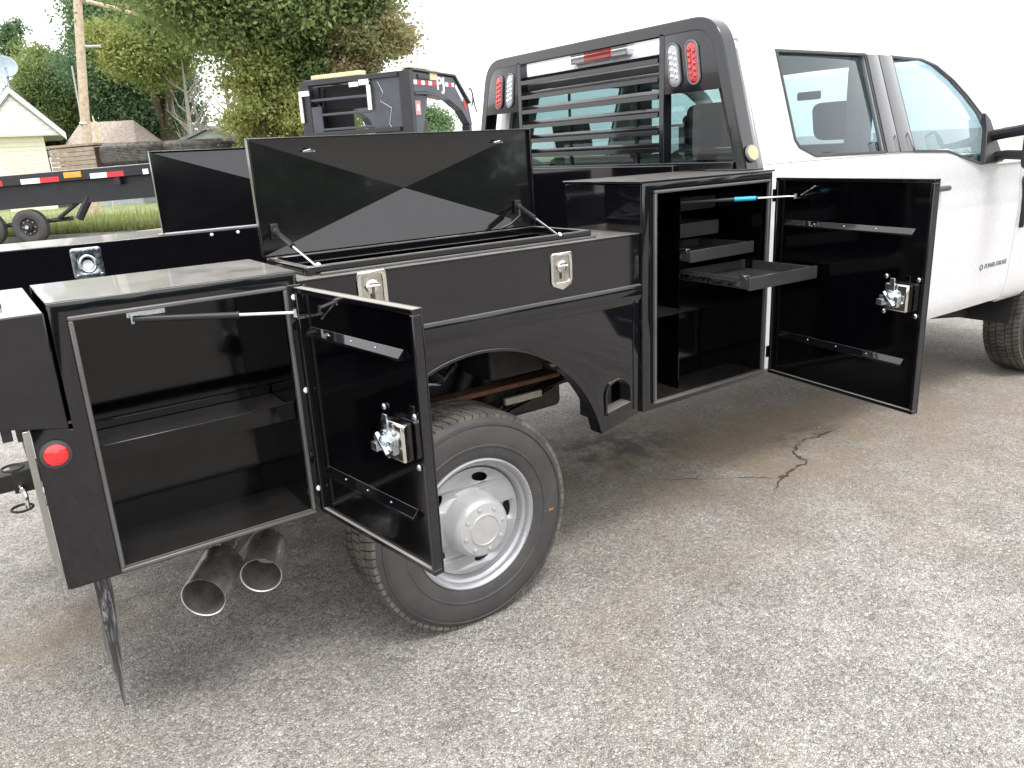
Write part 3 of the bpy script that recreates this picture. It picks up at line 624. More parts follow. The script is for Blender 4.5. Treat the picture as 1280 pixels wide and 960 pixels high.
for s in (0, 1):
    f = (lambda y: y) if s == 0 else (lambda y: 2.1 - y)
    q = MB(); q.box(XR, XR + .05, min(f(.505), f(.535)), max(f(.505), f(.535)), 1.5455, 2.085); q.build('mullion', 'rack', rk, bevel=.003)
    # lamp panel
    pl_ = [(f(.503), 1.835), (f(.503), 2.09), (f(.31), 2.095), (f(.235), 2.075), (f(.205), 1.98), (f(edge_y(1.835, 0) - .012), 1.835)]
    lights = []
    for cy, lean in ((.44, .0), (.335, .0)):
        lights.append((cy, 1.950))
    lp = plate('lamp_panel', pl_, [], .006, 'rack', rk, xplane(XR + .004))
    for i, (cy, cz) in enumerate(lights):
        tilt = .10
        def oval(rw, rh, k=10):
            out = []
            for t0, sg in ((0, 1), (PI, -1)):
                for j in range(k + 1):
                    t = t0 + PI * j / k; out.append((rw * math.cos(t), sg * rh + rw * math.sin(t)))
            return out
        def fr(x, tilt=tilt, cy=cy, cz=cz): return lambda a, b, d: (x + d, f(cy + a + b * tilt * 1.4), cz + b)
        plate('lamp_bezel', oval(.034, .056), [oval(.027, .056)], .012, 'lensbase', rk, fr(XR - .005), bevel=.003)
        isred = (i == 1)
        ln = plate('lens', oval(.0265, .056), [], .010, 'red' if isred else 'clear', rk, fr(XR - .0045), bevel=.003)
        ln['label'] = 'red oval tail lamp' if isred else 'clear oval reversing lamp'
        mm = None
        for j in range(5):
            for w_ in (-.0125, .0125):
                zz_ = (j - 2) * .024 + (.004 if w_ > 0 else -.004); px0 = fr(XR - .0098)(w_, zz_, 0)
                b = MB(); b.lathe([(.0105, 0), (.009, .003), (0, .0055)], px0, (-1, 0, 0), 8); b.build('diode', 'red' if isred else 'led', ln)
q = MB(); q.box(XR, XR + .05, .115, 1.985, 1.512, 1.545); q.build('lower_bar', 'rack', rk, bevel=.003)
q = MB(); q.box(XR + .02, XR + .05, .3, 1.80, 1.4, 1.5115); 
for i, z in enumerate((1.975, 1.900, 1.826, 1.750, 1.675, 1.600)):
    q = MB(); q.add([(XR + .002 + a, y, z + b) for y in (.5355, 1.5645) for a, b in ((0, .0), (.042, .036), (.044, .032), (.004, -.006))], [(0, 1, 2, 3), (4, 7, 6, 5), (0, 4, 5, 1), (1, 5, 6, 2), (2, 6, 7, 3), (3, 7, 4, 0)]); q.build('louvre', 'rack', rk, bevel=.0015)
    q = MB(); q.box(XR - .003, XR + .0015, .54, 1.56, z - .007, z + .014); q.build('louvre_lip', 'rack', rk, bevel=.001)
for ya in (.03, 1.86): q = MB(); q.box(XR - .025, XR + .09, ya, ya + .21, 1.5093, 1.516); q.build('foot_plate', 'rack', rk, bevel=.002)
am = MB(); yn = Vector((0, -1, .27)).normalized(); am.lathe([(.036, 0), (.034, .008), (.029, .010)], (XR + .043, .058, 1.575), yn, 24); am = am.build('lamp_bezel', 'lensbase', rk)
q = MB(); q.lathe([(.031, .004), (.029, .012), (.0, .014)], (XR + .043, .058, 1.575), yn, 20); q.build('amber_marker', 'pamber', rk)

# ---- cab -------------------------------------------------------------
XB = 2.80                                                  # cab back wall
ZP = [(.585, .16), (.60, .085), (.64, .055), (.70, .040), (.82, .034), (1.0, .026), (1.15, .022), (1.26, .024), (1.285, .034), (1.40, .034), (1.47, .038), (1.51, .048), (1.53, .062)]
def yprof(z):
    for (a, b), (c, d) in zip(ZP, ZP[1:]):
        if z <= c: return b + (d - b) * max(0, (z - a)) / (c - a)
    return ZP[-1][1]
def sill(x): return 1.528 if x < 4.29 else 1.528 - (x - 4.29) / .31 * .10 if x < 4.60 else 1.428
def side_skin(name, xs, top, bot=lambda x: .585, lip=True, curve=lambda x: 0.):
    mb = MB(); rows = []; zsn = [(z - .585) / (1.53 - .585) for z, _ in ZP]
    for x in xs:
        zb, zt = bot(x), top(x); r = []
        zz = [max(z, zb) if z > zb else zb for z, _ in ZP if True]
        zz = [zb] + [z for z, _ in ZP if z > zb + .01 and z < zt - .005] + [zt]
        # resample to constant count
        m = 22; ts = [zb + (zt - zb) * (i / (m - 1)) for i in range(m)]
        r = [(x, yprof(z) + curve(x), z) for z in ts]
        if lip: r = [(x, yprof(ts[0]) + curve(x) + .06, ts[0] + .004)] + r
        rows.append(r)
    e0 = [(p[0], p[1] + .035, p[2]) for p in rows[0]]; e1 = [(p[0], p[1] + .035, p[2]) for p in rows[-1]]
    mb.grid([e0] + rows + [e1]); return mb.build(name, 'white', TR, 40)
G = .0045
xr = lambda a, b, n: [a + (b - a) * i / (n - 1) for i in range(n)]
skins = [side_skin('cab_corner_panel', xr(XB + .0, 2.985, 5), sill), side_skin('rear_door', xr(2.985 + G, 3.835, 18), sill), side_skin('front_door', xr(3.835 + G, 5.105, 26), sill)]
AX = 5.87; AZ = .42; AR_ = .475
def archz(x): d = abs(x - AX); return .60 if d >= AR_ * .985 else max(.60, AZ + math.sqrt(AR_ ** 2 - d * d))
fx = [5.105 + G] + xr(5.16, AX - AR_ * .985, 5) + [AX - AR_ * math.cos(t) for t in np.linspace(.18, PI - .18, 28)] + xr(AX + AR_ * .99, 6.55, 6)
skins.append(side_skin('front_fender', fx, lambda x: 1.425 - max(0, x - 5.6) * .10, archz, curve=lambda x: max(0, x - 6.15) ** 2 * .9))
for s in skins: mirror(s)
# greenhouse side: sloping plate with two window openings
def gframe(off): return lambda a, b, d: (a, .055 + .33 * (b - 1.528) + off + d, b)
RW = [(3.052, 1.992), (3.043, 1.62), (3.062, 1.588), (3.165, 1.545), (3.715, 1.536), (3.722, 1.99)]
FW = [(3.945, 1.985), (3.968, 1.530), (4.285, 1.516), (4.60, 1.436), (4.775, 1.445), (4.772, 1.60), (4.72, 1.70), (4.62, 1.79), (4.50, 1.875), (4.36, 1.945), (4.23, 1.975)]
GO = [(XB, 1.525), (4.29, 1.525), (4.60, 1.425), (5.16, 1.425), (5.16, 1.45), (4.94, 1.62), (4.70, 1.83), (4.53, 1.945), (4.36, 2.005), (4.1, 2.03), (XB + .02, 2.035)]
for s in (0, 1):
    q = plate('cab_side', GO, [RW, FW], .03, 'white', TR, gframe(.016), bevel=.004)
    if s: m_ = mirror(q); COL.objects.unlink(q); bpy.data.objects.remove(q)
# B pillar applique, seals and panes
def offset(poly, d):
    n = len(poly); out = []; A = sum(poly[i][0] * poly[(i + 1) % n][1] - poly[(i + 1) % n][0] * poly[i][1] for i in range(n)); sg = 1 if A > 0 else -1
    for i in range(n):
        p0, p1, p2 = Vector(poly[i - 1]), Vector(poly[i]), Vector(poly[(i + 1) % n]); a = (p1 - p0).normalized(); b = (p2 - p1).normalized(); na = Vector((-a.y, a.x)); nb = Vector((-b.y, b.x)); m = (na + nb); m = m / max(.5, m.length_squared / 2); q = p1 + m * d * sg; out.append((q.x, q.y))
    return out
greens = []
greens.append(plate('pillar_applique', [(3.728, 1.985), (3.722, 1.54), (3.832, 1.537), (3.826, 1.985)], [], .008, 'pillar', TR, gframe(-.004), bevel=.001) if 'pillar' in M else None)
M['pillar'] = simple('gloss_pillar_grey', (.05, .05, .055), .16, coat=1.)
for g_ in list(greens):
    if g_: bpy.data.objects.remove(g_)
greens = [plate('pillar_applique', [(3.728, 1.988), (3.722, 1.536), (3.831, 1.534), (3.822, 1.988)], [], .008, 'pillar', TR, gframe(-.004), bevel=.001),
          plate('pillar_applique', [(3.828, 1.988), (3.837, 1.534), (3.962, 1.530), (3.940, 1.986)], [], .008, 'pillar', TR, gframe(-.0045), bevel=.001)]
for W_, nm in ((RW, 'rear_door_window'), (FW, 'front_door_window')):
    pane = plate(nm, offset(W_, .001), [], .004, 'sideglass', TR, gframe(.014), bevel=.001); greens.append(pane)
    greens.append(plate('window_seal', offset(W_, -.004), [offset(W_, .008)], .006, 'seal', TR, gframe(-.0015), bevel=.001))
for g_ in greens: mirror(g_)
# roof
def roof_sec(x, zr, cr_):
    """from near rail over to far rail"""
    k = cr_; y0 = .055 + .33 * (zr - 1.528); half = [(y0, zr), (y0 + .018, zr + .018), (y0 + .05, zr + .034 * k), (y0 + .10, zr + .043 * k), (y0 + .22, zr + .052 * k), (.75, zr + .062 * k), (1.05, zr + .066 * k)]
    return [(x, y, z) for y, z in half] + [(x, 2.1 - y, z) for y, z in reversed(half[:-1])]
rf = MB(); rows = []
for x, zr, k in ((XB - .0, 1.985, .35), (XB + .02, 2.008, .7), (XB + .06, 2.022, 1), (3.2, 2.03, 1), (3.7, 2.03, 1), (4.1, 2.026, 1), (4.36, 2.0, .95), (4.52, 1.958, .7)): rows.append(roof_sec(x, zr, k))
rf.grid(rows); rf.build('roof', 'white', TR, 60)
for s in (0, 1):
    q = MB(); 
    q.grid([[(x, (.055 + .33 * (z - 1.528)) + .05 + .05 * c, z + .028 + .01 * c - abs(c - .5) * .012) for c in (0, .33, .66, 1)] for x, z in ((3.0, 2.022), (3.5, 2.026), (4.0, 2.022), (4.3, 2.0))]); q = q.build('roof_ditch', 'white', TR)
    if s: mirror(q); bpy.data.objects.remove(q)
q = MB(); q.box(XB + .03, 4.4, .24, 1.86, 2.0, 2.012); q.build('headliner', 'headliner', TR)
q = MB(); q.tube([(2.93, .2335, 2.0365), (3.2, .235, 2.0405), (3.7, .235, 2.0405), (4.1, .234, 2.0365), (4.34, .226, 2.012)], .0035, 6); q = q.build('roof_seam', simple('roof_seam_grey', (.35, .35, .36), .6), TR); mirror(q)
# back wall with rear window
BWO = [(.17, 1.50), (1.93, 1.50), (1.91, 1.60), (1.80, 1.955), (1.74, 1.975), (.36, 1.975), (.30, 1.955), (.19, 1.60)]
bw = plate('cab_back', [(.10, .80), (2.0, .80), (2.03, 1.3), (2.03, 1.528), (1.89, 2.0), (.21, 2.0), (.07, 1.528), (.07, 1.3)], [offset(BWO, .01)], .03, 'white', TR, xplane(XB + .016), bevel=.006)
plate('rear_window', offset(BWO, .008), [], .004, 'glass', TR, xplane(XB + .004), bevel=.001)
plate('window_seal', BWO, [offset(BWO, .03)], .006, 'seal', TR, xplane(XB - .002), bevel=.001)
for yy in (.80, 1.30): q = MB(); q.box(XB - .004, XB + .0015, yy - .008, yy + .008, 1.53, 1.945); q.build('window_divider', 'seal', TR)
# high stop lamp
q = MB(); q.box(XB - .022, XB + .03, .84, 1.26, 2.040, 2.074); hl = q.build('high_stop_lamp', 'clear', TR, bevel=.006)
q = MB(); q.box(XB - .0255, XB + .02, .95, 1.15, 2.0415, 2.0755); q.build('red_section', 'redlit', hl, bevel=.005)
# windshield, hood, front
q = MB(); q.grid([[(4.52 + (5.15 - 4.52) * t + .05 * math.sin(PI * k / 8), .20 + (.05 - .20) * t + (1.70 + .30 * t) * k / 8, 1.965 - .50 * t + .02 * math.sin(PI * k / 8)) for k in range(9)] for t in (0, .25, .5, .75, 1)]); q.build('windshield', 'sideglass', TR, 60)
def hood_z(x): return 1.46 - (x - 5.1) * .045 - max(0, x - 6.25) ** 2 * 1.6
q = MB(); q.grid([[(x, .10 + 1.90 * k / 16, hood_z(x) - .05 * (abs(k - 8) / 8) ** 3 + (.03 if 3 < k < 13 else 0)) for k in range(17)] for x in xr(5.16, 6.55, 12)]); q.build('hood', 'white', TR, 50)
q = MB(); q.box(5.10, 5.22, .14, 1.96, 1.40, 1.452); q.build('cowl', 'plastic', TR, bevel=.01)
q = MB(); q.box(6.5, 6.62, .42, 1.68, .82, 1.34); gr = q.build('grille', 'plastic', TR, bevel=.02)
for z in (.92, 1.05, 1.18): q = MB(); q.box(6.615, 6.65, .45, 1.65, z - .03, z + .03); q.build('grille_bar', 'chrome', gr, bevel=.01)
for y0 in (.10, 1.70): q = MB(); q.box(6.42, 6.60, y0, y0 + .30, .90, 1.30); q.build('headlight', 'clear', TR, bevel=.03)
q = MB(); q.box(6.45, 6.78, .06, 2.04, .50, .76); q.build('front_bumper', 'chrome', TR, bevel=.04)
q = MB(); q.box(6.2, 6.5, .12, 1.98, .76, 1.3); q.box(5.3, 6.4, .35, 1.75, .62, 1.35); q.build('engine_bay', 'chassis', TR)
q = MB(); q.box(XB + .03, 5.1, .14, 1.96, .60, .70); q.build('cab_floor', 'chassis', TR)
# fender vent
vt = MB(); vt.prism([(5.135, 1.345), (5.42, 1.315), (5.40, 1.25), (5.20, 1.16), (5.165, 1.045), (5.15, 1.045), (5.14, 1.2)], .002, .03); vt.build('fender_vent', 'plastic', TR, bevel=.006)
# door handles
for x0 in (4.02, 3.12):
    q = MB(); q.tube([(x0, .03, 1.335), (x0 + .02, -.012, 1.338), (x0 + .18, -.016, 1.338), (x0 + .20, .03, 1.335)], [.012, .014, .014, .012], 10); h = q.build('door_handle', simple('handle_grey', (.06, .06, .065), .35), TR); mirror(h)
q = MB(); q.tube([(6.0, .32, 1.42), (6.02, .32, 2.25)], .0025, 6, r2=.0012); q.build('antenna', 'plastic', TR)
q = MB(); q.lathe([(.018, 0), (.018, .002), (.012, .003), (.012, .0015)], (4.76, yprof(.858) - .0008, .858), (0, -1, 0), 18); q.build('emblem', 'ford', TR)
text_mesh('emblem_lettering', 'POWER STROKE', .036, .0015, 'ford', TR, lambda a, b, d: (4.93 + a, .0315 - d, .858 + b), .2, .0008)
# towing mirrors
def tmirror():
    out = []
    b = MB(); b.prism([(4.60, 1.437), (4.80, 1.437), (4.83, 1.447), (4.80, 1.55), (4.775, 1.665), (4.735, 1.70), (4.715, 1.62)], .0, .028); b.v = [Vector((v.x, v.y + .055 + .33 * (v.z - 1.528) - .02, v.z)) for v in b.v]; out.append(b.build('tow_mirror', 'plastic', TR, bevel=.004))
    b = MB()
    for z0, z1, rr in ((1.580, 1.607, .030), (1.465, 1.473, .026)):
        b.tube([(4.755, .05, z0), (4.75, -.03, z0 + .012), (4.735, -.14, z1), (4.73, -.2, z1)], rr, 10)
    out.append(b.build('mirror_arm', 'plastic', TR))
    b = MB(); prof = rrect(-.315, -.145, 1.40, 1.76, .04)
    for k in range(5): pass
    sec = []
    for x, s in ((4.66, 1.0), (4.70, 1.02), (4.76, .9), (4.80, .6), (4.815, .3)): sec.append([(x, -.23 + (y + .23) * s, 1.58 + (z - 1.58) * s) for y, z in prof])
    b.grid(sec, closed=True); b.f.append(list(range(len(prof)))); b.mi.append(0); k = len(b.v); b.f.append(list(range(k - len(prof), k))); b.mi.append(0); out.append(b.build('mirror_housing', 'plastic', TR, 50))
    b = MB(); b.box(4.655, 4.6595, -.30, -.16, 1.50, 1.74); out.append(b.build('mirror_glass', 'chrome', TR))
    return out
for o in tmirror(): mirror(o)
# seats
def seat(x, y, w, hr=True):
    def blob(x0, x1, y0, y1, z0, z1, name, tilt=0):
        q = MB(); q.box(x0, x1, y0, y1, z0, z1)
        for v in q.v: v.x -= (v.z - z0) * tilt
        o = q.build(name, 'cloth', TR, 50); b = o.modifiers.new('bevel', 'BEVEL'); b.width = .05; b.segments = 4; return o
    blob(x, x + .5, y, y + w, .95, 1.12, 'seat_cushion'); blob(x - .06, x + .08, y, y + w, 1.05, 1.58, 'seat_back', .22)
    if hr:
        for yy in ([y + w / 2] if w < .7 else [y + .25, y + w - .25]): blob(x - .20, x - .09, yy - .135, yy + .135, 1.60, 1.80, 'headrest', .2)
seat(3.20, .28, 1.54); seat(4.25, .28, .58); seat(4.25, 1.24, .58)
q = MB(); q.box(4.85, 5.15, .2, 1.9, 1.15, 1.42); q.build('dashboard', 'trimgrey', TR, bevel=.05)
q = MB(); c = Vector((4.72, 1.5, 1.42)); ax = Vector((-.85, 0, .5)).normalized(); u1 = Vector((0, 1, 0)); u2 = ax.cross(u1); q.tube([c + (u1 * math.cos(t) + u2 * math.sin(t)) * .19 for t in np.linspace(0, 2 * PI, 30)], .016, 8); q.tube([c + u1 * .18, c - u1 * .18], .02, 8); q.tube([c, c + Vector((.25, 0, -.15))], .03, 8); q.build('steering_wheel', 'plastic', TR)
q = MB(); q.box(4.50, 4.53, .97, 1.13, 1.84, 1.89); q.build('interior_mirror', 'plastic', TR, bevel=.01)
for y0 in (.18, 1.86): q = MB(); q.box(XB + .05, 5.05, y0, y0 + .06, .7, 1.48); q.build('door_trim', 'trimgrey', TR, bevel=.01)
for y0 in (.24, 1.78): q = MB(); q.box(3.76, 3.90, y0, y0 + .08, 1.48, 2.0); q.build('pillar_trim', 'trimgrey', TR, bevel=.02)
# inner wheel liners
for y0, y1 in ((.12, .42), (1.68, 1.98)):
    q = MB(); q.grid([[(AX + .52 * math.cos(t), y, AZ + .52 * math.sin(t)) for t in np.linspace(0, PI, 16)] for y in (y0 - .03, y1)]); q.build('wheel_liner', 'plastic', TR)

# ---- chassis
q = MB()
for y0 in (.56, 1.47): q.box(.15, 6.3, y0, y0 + .07, .62, .82)
for x in (.2, 2.2, 3.6, 5.2): q.box(x, x + .08, .63, 1.47, .66, .78)
q.build('frame_rail', 'chassis', TR, bevel=.006)
for yy in (.42, 1.68):
    lf = MB()
    for i, (l, z) in enumerate(((.70, .0), (.62, -.016), (.50, -.032), (.36, -.048), (.2, -.064))):
        pts = [(1.295 + l * t, yy, .60 + z + .10 * t * t) for t in np.linspace(-1, 1, 11)]
        rows = [[(a, b - .035, c), (a, b + .035, c), (a, b + .035, c + .012), (a, b - .035, c + .012)] for a, b, c in pts]; lf.grid(rows, closed=True)
    lf.build('leaf_spring', 'chassis', TR)
q = MB(); q.box(1.36, 1.95, .385, .455, .722, .742); o_ = q.build('spring_leaf', 'rust', TR, bevel=.004)
q = MB(); q.box(1.66, 1.84, .368, .384, .665, .692); q.build('paper_tag', 'tag', TR); q = MB(); q.box(1.50, 1.60, .366, .382, .618, .640); q.build('paper_tag', 'tag', TR)
q = MB(); q.tube([(1.295, .14, .40), (1.295, 1.96, .40)], .055, 14); q.lathe([(.0, -.17), (.10, -.13), (.16, 0), (.10, .13), (0, .17)], (1.295, 1.05, .40), (1, 0, 0), 16); q.box(1.22, 1.37, .37, .47, .44, .56); q.build('rear_axle', 'chassis', TR)
q = MB(); q.tube([(1.42, .50, .46), (1.60, .50, .86)], .032, 12); q.build('shock_absorber', 'chassis', TR)
q = MB(); q.tube([(1.25, .50, .86), (1.33, .48, .80), (1.42, .47, .78), (1.52, .5, .84)], .012, 8); q.tube([(1.40, .46, .83), (1.43, .46, .80)], .02, 10); q.build('brake_hose', 'zinc', TR)
q = MB(); q.box(1.12, 1.5, .555, .5595, .70, .86); q.lathe([(.03, 0), (.03, .01), (0, .01)], (1.24, .555, .80), (0, -1, 0), 12); q.lathe([(.02, 0), (.02, .01), (0, .01)], (1.24, .555, .72), (0, -1, 0), 12); q.build('frame_bracket', 'frameplate', TR) if 0 else q.build('frame_bracket', 'chassis', TR, bevel=.002)
# wheel-house box over the rear wheel (under the toolbox)
q = MB(); q.box(.76, 2.03, .39, .3935, .93, 1.14); q.box(.76, 2.03, .06, .3895, 1.045, 1.05); q.build('wheel_house', 'chassis', TR)
q = MB(); q.box(2.2, 2.9, .50, .56, .45, .62); q.box(4.9, 6.0, .55, 1.55, .42, .60); q.tube([(5.93, .2, .42), (5.93, 1.9, .42)], .05, 12); q.tube([(4.9, .45, .50), (5.7, .32, .42)], .03, 10); q.tube([(5.2, .5, .6), (5.65, .40, .40)], .025, 8); q.build('front_suspension', 'chassis', TR)
q = MB(); q.box(2.95, 4.6, 1.2, 1.75, .40, .62); q.build('fuel_tank', 'chassis', TR, bevel=.03)

q = MB(); q.box(1.55, 1.80, .30, .56, .80, .93); q.build('bump_stop_bracket', 'chassis', TR, bevel=.01)
q = MB(); q.box(1.62, 2.02, .46, .90, .56, .80); q.build('def_tank', 'chassis', TR, bevel=.03)
q = MB(); q.tube([(1.05, .56, .95), (1.3, .54, .90), (1.55, .55, .97), (1.8, .5, .9)], .014, 8); q.build('wiring_loom', 'plastic', TR)
q = MB(); q.tube([(1.36, .50, .93), (1.40, .44, .90), (1.45, .45, .86)], .02, 8); q.build('hose', 'plastic', TR)
# ---- wheels
def wheel_meshes():
    R0, W0 = .405, .252
    ty = MB(); prof = [(.232, .012), (.245, .000), (.262, -.006), (.30, -.012), (.345, -.010), (.372, .0), (.388, .012), (.396, .024)]
    tail = [(.396, W0 - .024), (.388, W0 - .012), (.372, W0), (.345, W0 + .01), (.30, W0 + .012), (.262, W0 + .006), (.232, W0 - .012)]
    ty.lathe([(r, h) for r, h in prof] + tail, (0, 0, 0), (0, 1, 0), 72)
    # raised rings on the sidewall
    ty.lathe([(.285, -.0100), (.288, -.0135), (.293, -.0135), (.296, -.0105)], (0, 0, 0), (0, 1, 0), 72); ty.lathe([(.362, -.004), (.364, -.0085), (.368, -.0075), (.370, -.001)], (0, 0, 0), (0, 1, 0), 72)
    # tread blocks: 5 ribs, staggered
    tr = MB(); N = 82
    ribs = [(.010, .046, 0), (.055, .092, .5), (.100, .150, .25), (.158, .196, .75), (.204, .242, 0)]
    for a, b, ph in ribs:
        for k in range(N):
            t0 = 2 * PI * (k + ph) / N; t1 = t0 + 2 * PI / N * .84; sk = .012 * (1 if ph != .25 else .4); vs = []
            for (hh, rr) in ((a, .3895 if a < .02 else .393), (b, .3895 if b > .235 else .393)):
                o_ = sk * (hh - a) / (b - a)
                for t in (t0, t1):
                    out_r = .4045 - (.006 if (hh < .02 or hh > .235) else 0)
                    for r in (rr - .004, out_r): vs.append((r * math.cos(t + o_ / .4), hh, r * math.sin(t + o_ / .4)))
            tr.add(vs, [(1, 3, 7, 5), (0, 1, 5, 4), (2, 6, 7, 3), (0, 2, 3, 1), (4, 5, 7, 6)])
    # rim: lip and barrel, then disc
    rm = MB(); rm.lathe([(.236, .008), (.243, .002), (.2425, -.004), (.237, -.006), (.230, -.002), (.224, .008), (.222, .016), (.213, .021), (.209, .026), (.207, .036), (.200, .042), (.196, .08), (.203, .15), (.215, .20), (.235, .24)], (0, 0, 0), (0, 1, 0), 64)
    # disc with five slots, as a warped plate
    outer = [(.199 * math.cos(t), .199 * math.sin(t)) for t in np.linspace(0, 2 * PI, 72, endpoint=False)]
    holes = []
    for k in range(5):
        a0 = math.radians(70 - 72 * k); c = Vector((.160 * math.cos(a0), .160 * math.sin(a0))); tdir = Vector((-math.sin(a0), math.cos(a0))); rdir = Vector((math.cos(a0), math.sin(a0))); h = []
        for j in range(16):
            t = 2 * PI * j / 16; e = tdir * (math.copysign(abs(math.cos(t)) ** .8, math.cos(t)) * .034) + rdir * (math.sin(t) * .0165); h.append(tuple(c + e))
        holes.append(h)
    rings = [[(r * math.cos(t), r * math.sin(t)) for t in np.linspace(0, 2 * PI, 40, endpoint=False)] for r in (.11,)]
    def fr(a, b, d):
        r = math.hypot(a, b)
        prof = [(0, .025), (.10, .025), (.122, .044), (.138, .054), (.176, .053), (.188, .046), (.2, .038)]
        for (r0, y0), (r1, y1) in zip(prof, prof[1:]):
            if r <= r1: y = y0 + (y1 - y0) * (r - r0) / (r1 - r0); break
        else: y = .038
        return (a, y + d, b)
    return ty, tr, rm, outer, holes, rings, fr
ty, tr, rm, outer, holes, rings, fr = wheel_meshes()
dummy = bpy.data.objects.new('wheel', None); COL.objects.link(dummy)
disc1 = plate('rim_disc', outer, holes + rings, .006, 'silver', None, fr, bevel=.0015, smooth=50)
cp = MB(); cp.lathe([(.126, .050), (.120, .040), (.116, .030), (.112, .0), (.109, -.024), (.104, -.037), (.094, -.046), (.060, -.052), (.058, -.055), (.054, -.056), (.052, -.053), (0, -.0535)], (0, 0, 0), (0, 1, 0), 48); cap = cp.build('hub_cap', 'cap', None, 28)
tyo = ty.build('tyre', 'rubber', None, 40); tro = tr.build('tread', 'tread', None, 20); rmo = rm.build('rim', 'silver', None, 45)
lugo = []
for k in range(8):
    a = 2 * PI * k / 8 + .2; lugs = MB(); lugs.lathe([(.0085, 0), (.0080, .003), (.005, .0045), (0, .0045)], (.078 * math.cos(a), -.0492, .078 * math.sin(a)), (0, -1, 0), 8); lugo.append(lugs.build('cap_stud', 'cap', None, 40))
bd = MB(); bd.lathe([(0, .12), (.19, .12), (.19, .15), (0, .15)], (0, 0, 0), (0, 1, 0), 32); bdo = bd.build('brake_disc', 'chassis', None)
bpy.data.objects.remove(dummy)
parts_w = [tyo, tro, rmo, disc1, cap, bdo] + lugo
def wheel(loc, flip, steer=0, lbl=None, first=False):
    e = bpy.data.objects.new('wheel', None); e.empty_display_size = .1; COL.objects.link(e); e.parent = TR; e.matrix_parent_inverse = TR.matrix_basis.inverted(); e.location = loc; e.rotation_euler = (0, random.uniform(-.3, .3) if not first else 0, (PI if flip else 0) + steer)
    if lbl: e['label'] = lbl
    for p in parts_w:
        if first: c = p
        else: c = p.copy(); COL.objects.link(c)
        c.parent = e; c.matrix_parent_inverse = Matrix()
    return e
wheel((1.295, .050, .387), False, 0, 'back wheel with silver steel rim beside the open door', True)
wheel((1.295, 2.048, .387), True); wheel((5.93, .062, .387), False, math.radians(-4)); wheel((5.93, 2.038, .387), True, math.radians(-4))
# orange paint dash on the rear tyre
q = MB(); q.box(0, .045, 0, .0015, 0, .006); q.xf = None
for v in q.v: v.x += 1.295 + .285; v.y += .0385; v.z += .387 - .042
q.build('crayon_mark', simple('orange_crayon', (.38, .17, .06), .8), TR)

# ---- exhaust tips
def tip(o, d, L_, r, bend):
    o = Vector(o); d = Vector(d).normalized(); t = MB(); t.lathe([(r, 0), (r, L_), (r * .9, L_ + .01)], o, d, 32); t.cur = 1; t.lathe([(r - .0025, 0), (r - .003, L_ * .9), (.03, L_)], o, d, 32); t.cur = 0; t.lathe([(r, 0), (r + .0006, -.002), (r - .0025, 0)], o, d, 32)
    t = t.build('exhaust_tip', ['exh', 'soot'], TR, 50)
    q = MB(); q.tube([o + d * L_, *bend], .032, 14); q.build('exhaust_pipe', 'exh', t); return t
tip((.383, .105, .437), (.56, .80, .10), .17, .064, [(.53, .30, .48), (.66, .42, .50), (.9, .50, .50)])
tip((.556, .110, .442), (.46, .86, .14), .15, .061, [(.66, .30, .49), (.80, .42, .52), (1.0, .50, .52)])
q = MB(); q.tube([(.45, .33, .50), (.53, .34, .52), (.60, .33, .50)], .02, 8); q.box(.50, .53, .30, .34, .50, .64); q.build('exhaust_hanger', 'rust', TR)
# ---- mud flap, hitch
def flapmat():
    m = NT('streaked_mud_flap'); v = m.coord((160, 160, 3)); n = m.ramp(m.noise(1., 4, .6, v), (.50, (.03, .03, .03)), (.70, (.34, .34, .36)))
    m.l(n, m.b.inputs['Base Color']); m.b.inputs['Roughness'].default_value = .3; return m.m
M['flap'] = flapmat()
mf = MB(); mf.grid([[(.169 + .002, .2, .64), (.128, .20, .64)], [(.169, .2, .508), (.127, .21, .52)], [(.155, .2, .33), (.130, .24, .33)], [(.1345, .2, .12), (.1325, .22, .12)]]); mf.grid([[(.173, .2, .64), (.175, .6, .64)], [(.171, .2, .508), (.172, .6, .508)], [(.157, .2, .33), (.158, .6, .33)], [(.1365, .2, .12), (.137, .6, .12)]]); mf.build('mud_flap', 'flap', TR)
q = MB(); q.box(-.0, .5, 1.21, 1.31, .50, .59); q.build('hitch_receiver', 'chassis', TR, bevel=.005)
hb = MB(); hb.box(-.16, .04, 1.225, 1.295, .51, .575); hb = hb.build('ball_mount', 'chassis', TR, bevel=.003)
q = MB(); q.tube([(.022, 1.15, .53), (.022, 1.36, .53)], .009, 10); q.tube([(.022, 1.17, .545), (.03, 1.15, .51), (.028, 1.15, .455)], .008, 8); q.build('hitch_pin', 'chrome', hb)
for zc_ in (.46, .62): q = MB(); q.tube([(.01 + .035 * math.cos(t), 1.16 + .02 * math.sin(t), zc_ + .006 * math.sin(t)) for t in np.linspace(0, 2 * PI, 18)], .005, 6); q.build('chain_loop', 'chassis', hb)
q = MB(); q.box(.064, .20, .42, 1.68, .60, .93); q.build('rear_sill', 'chassis', TR)

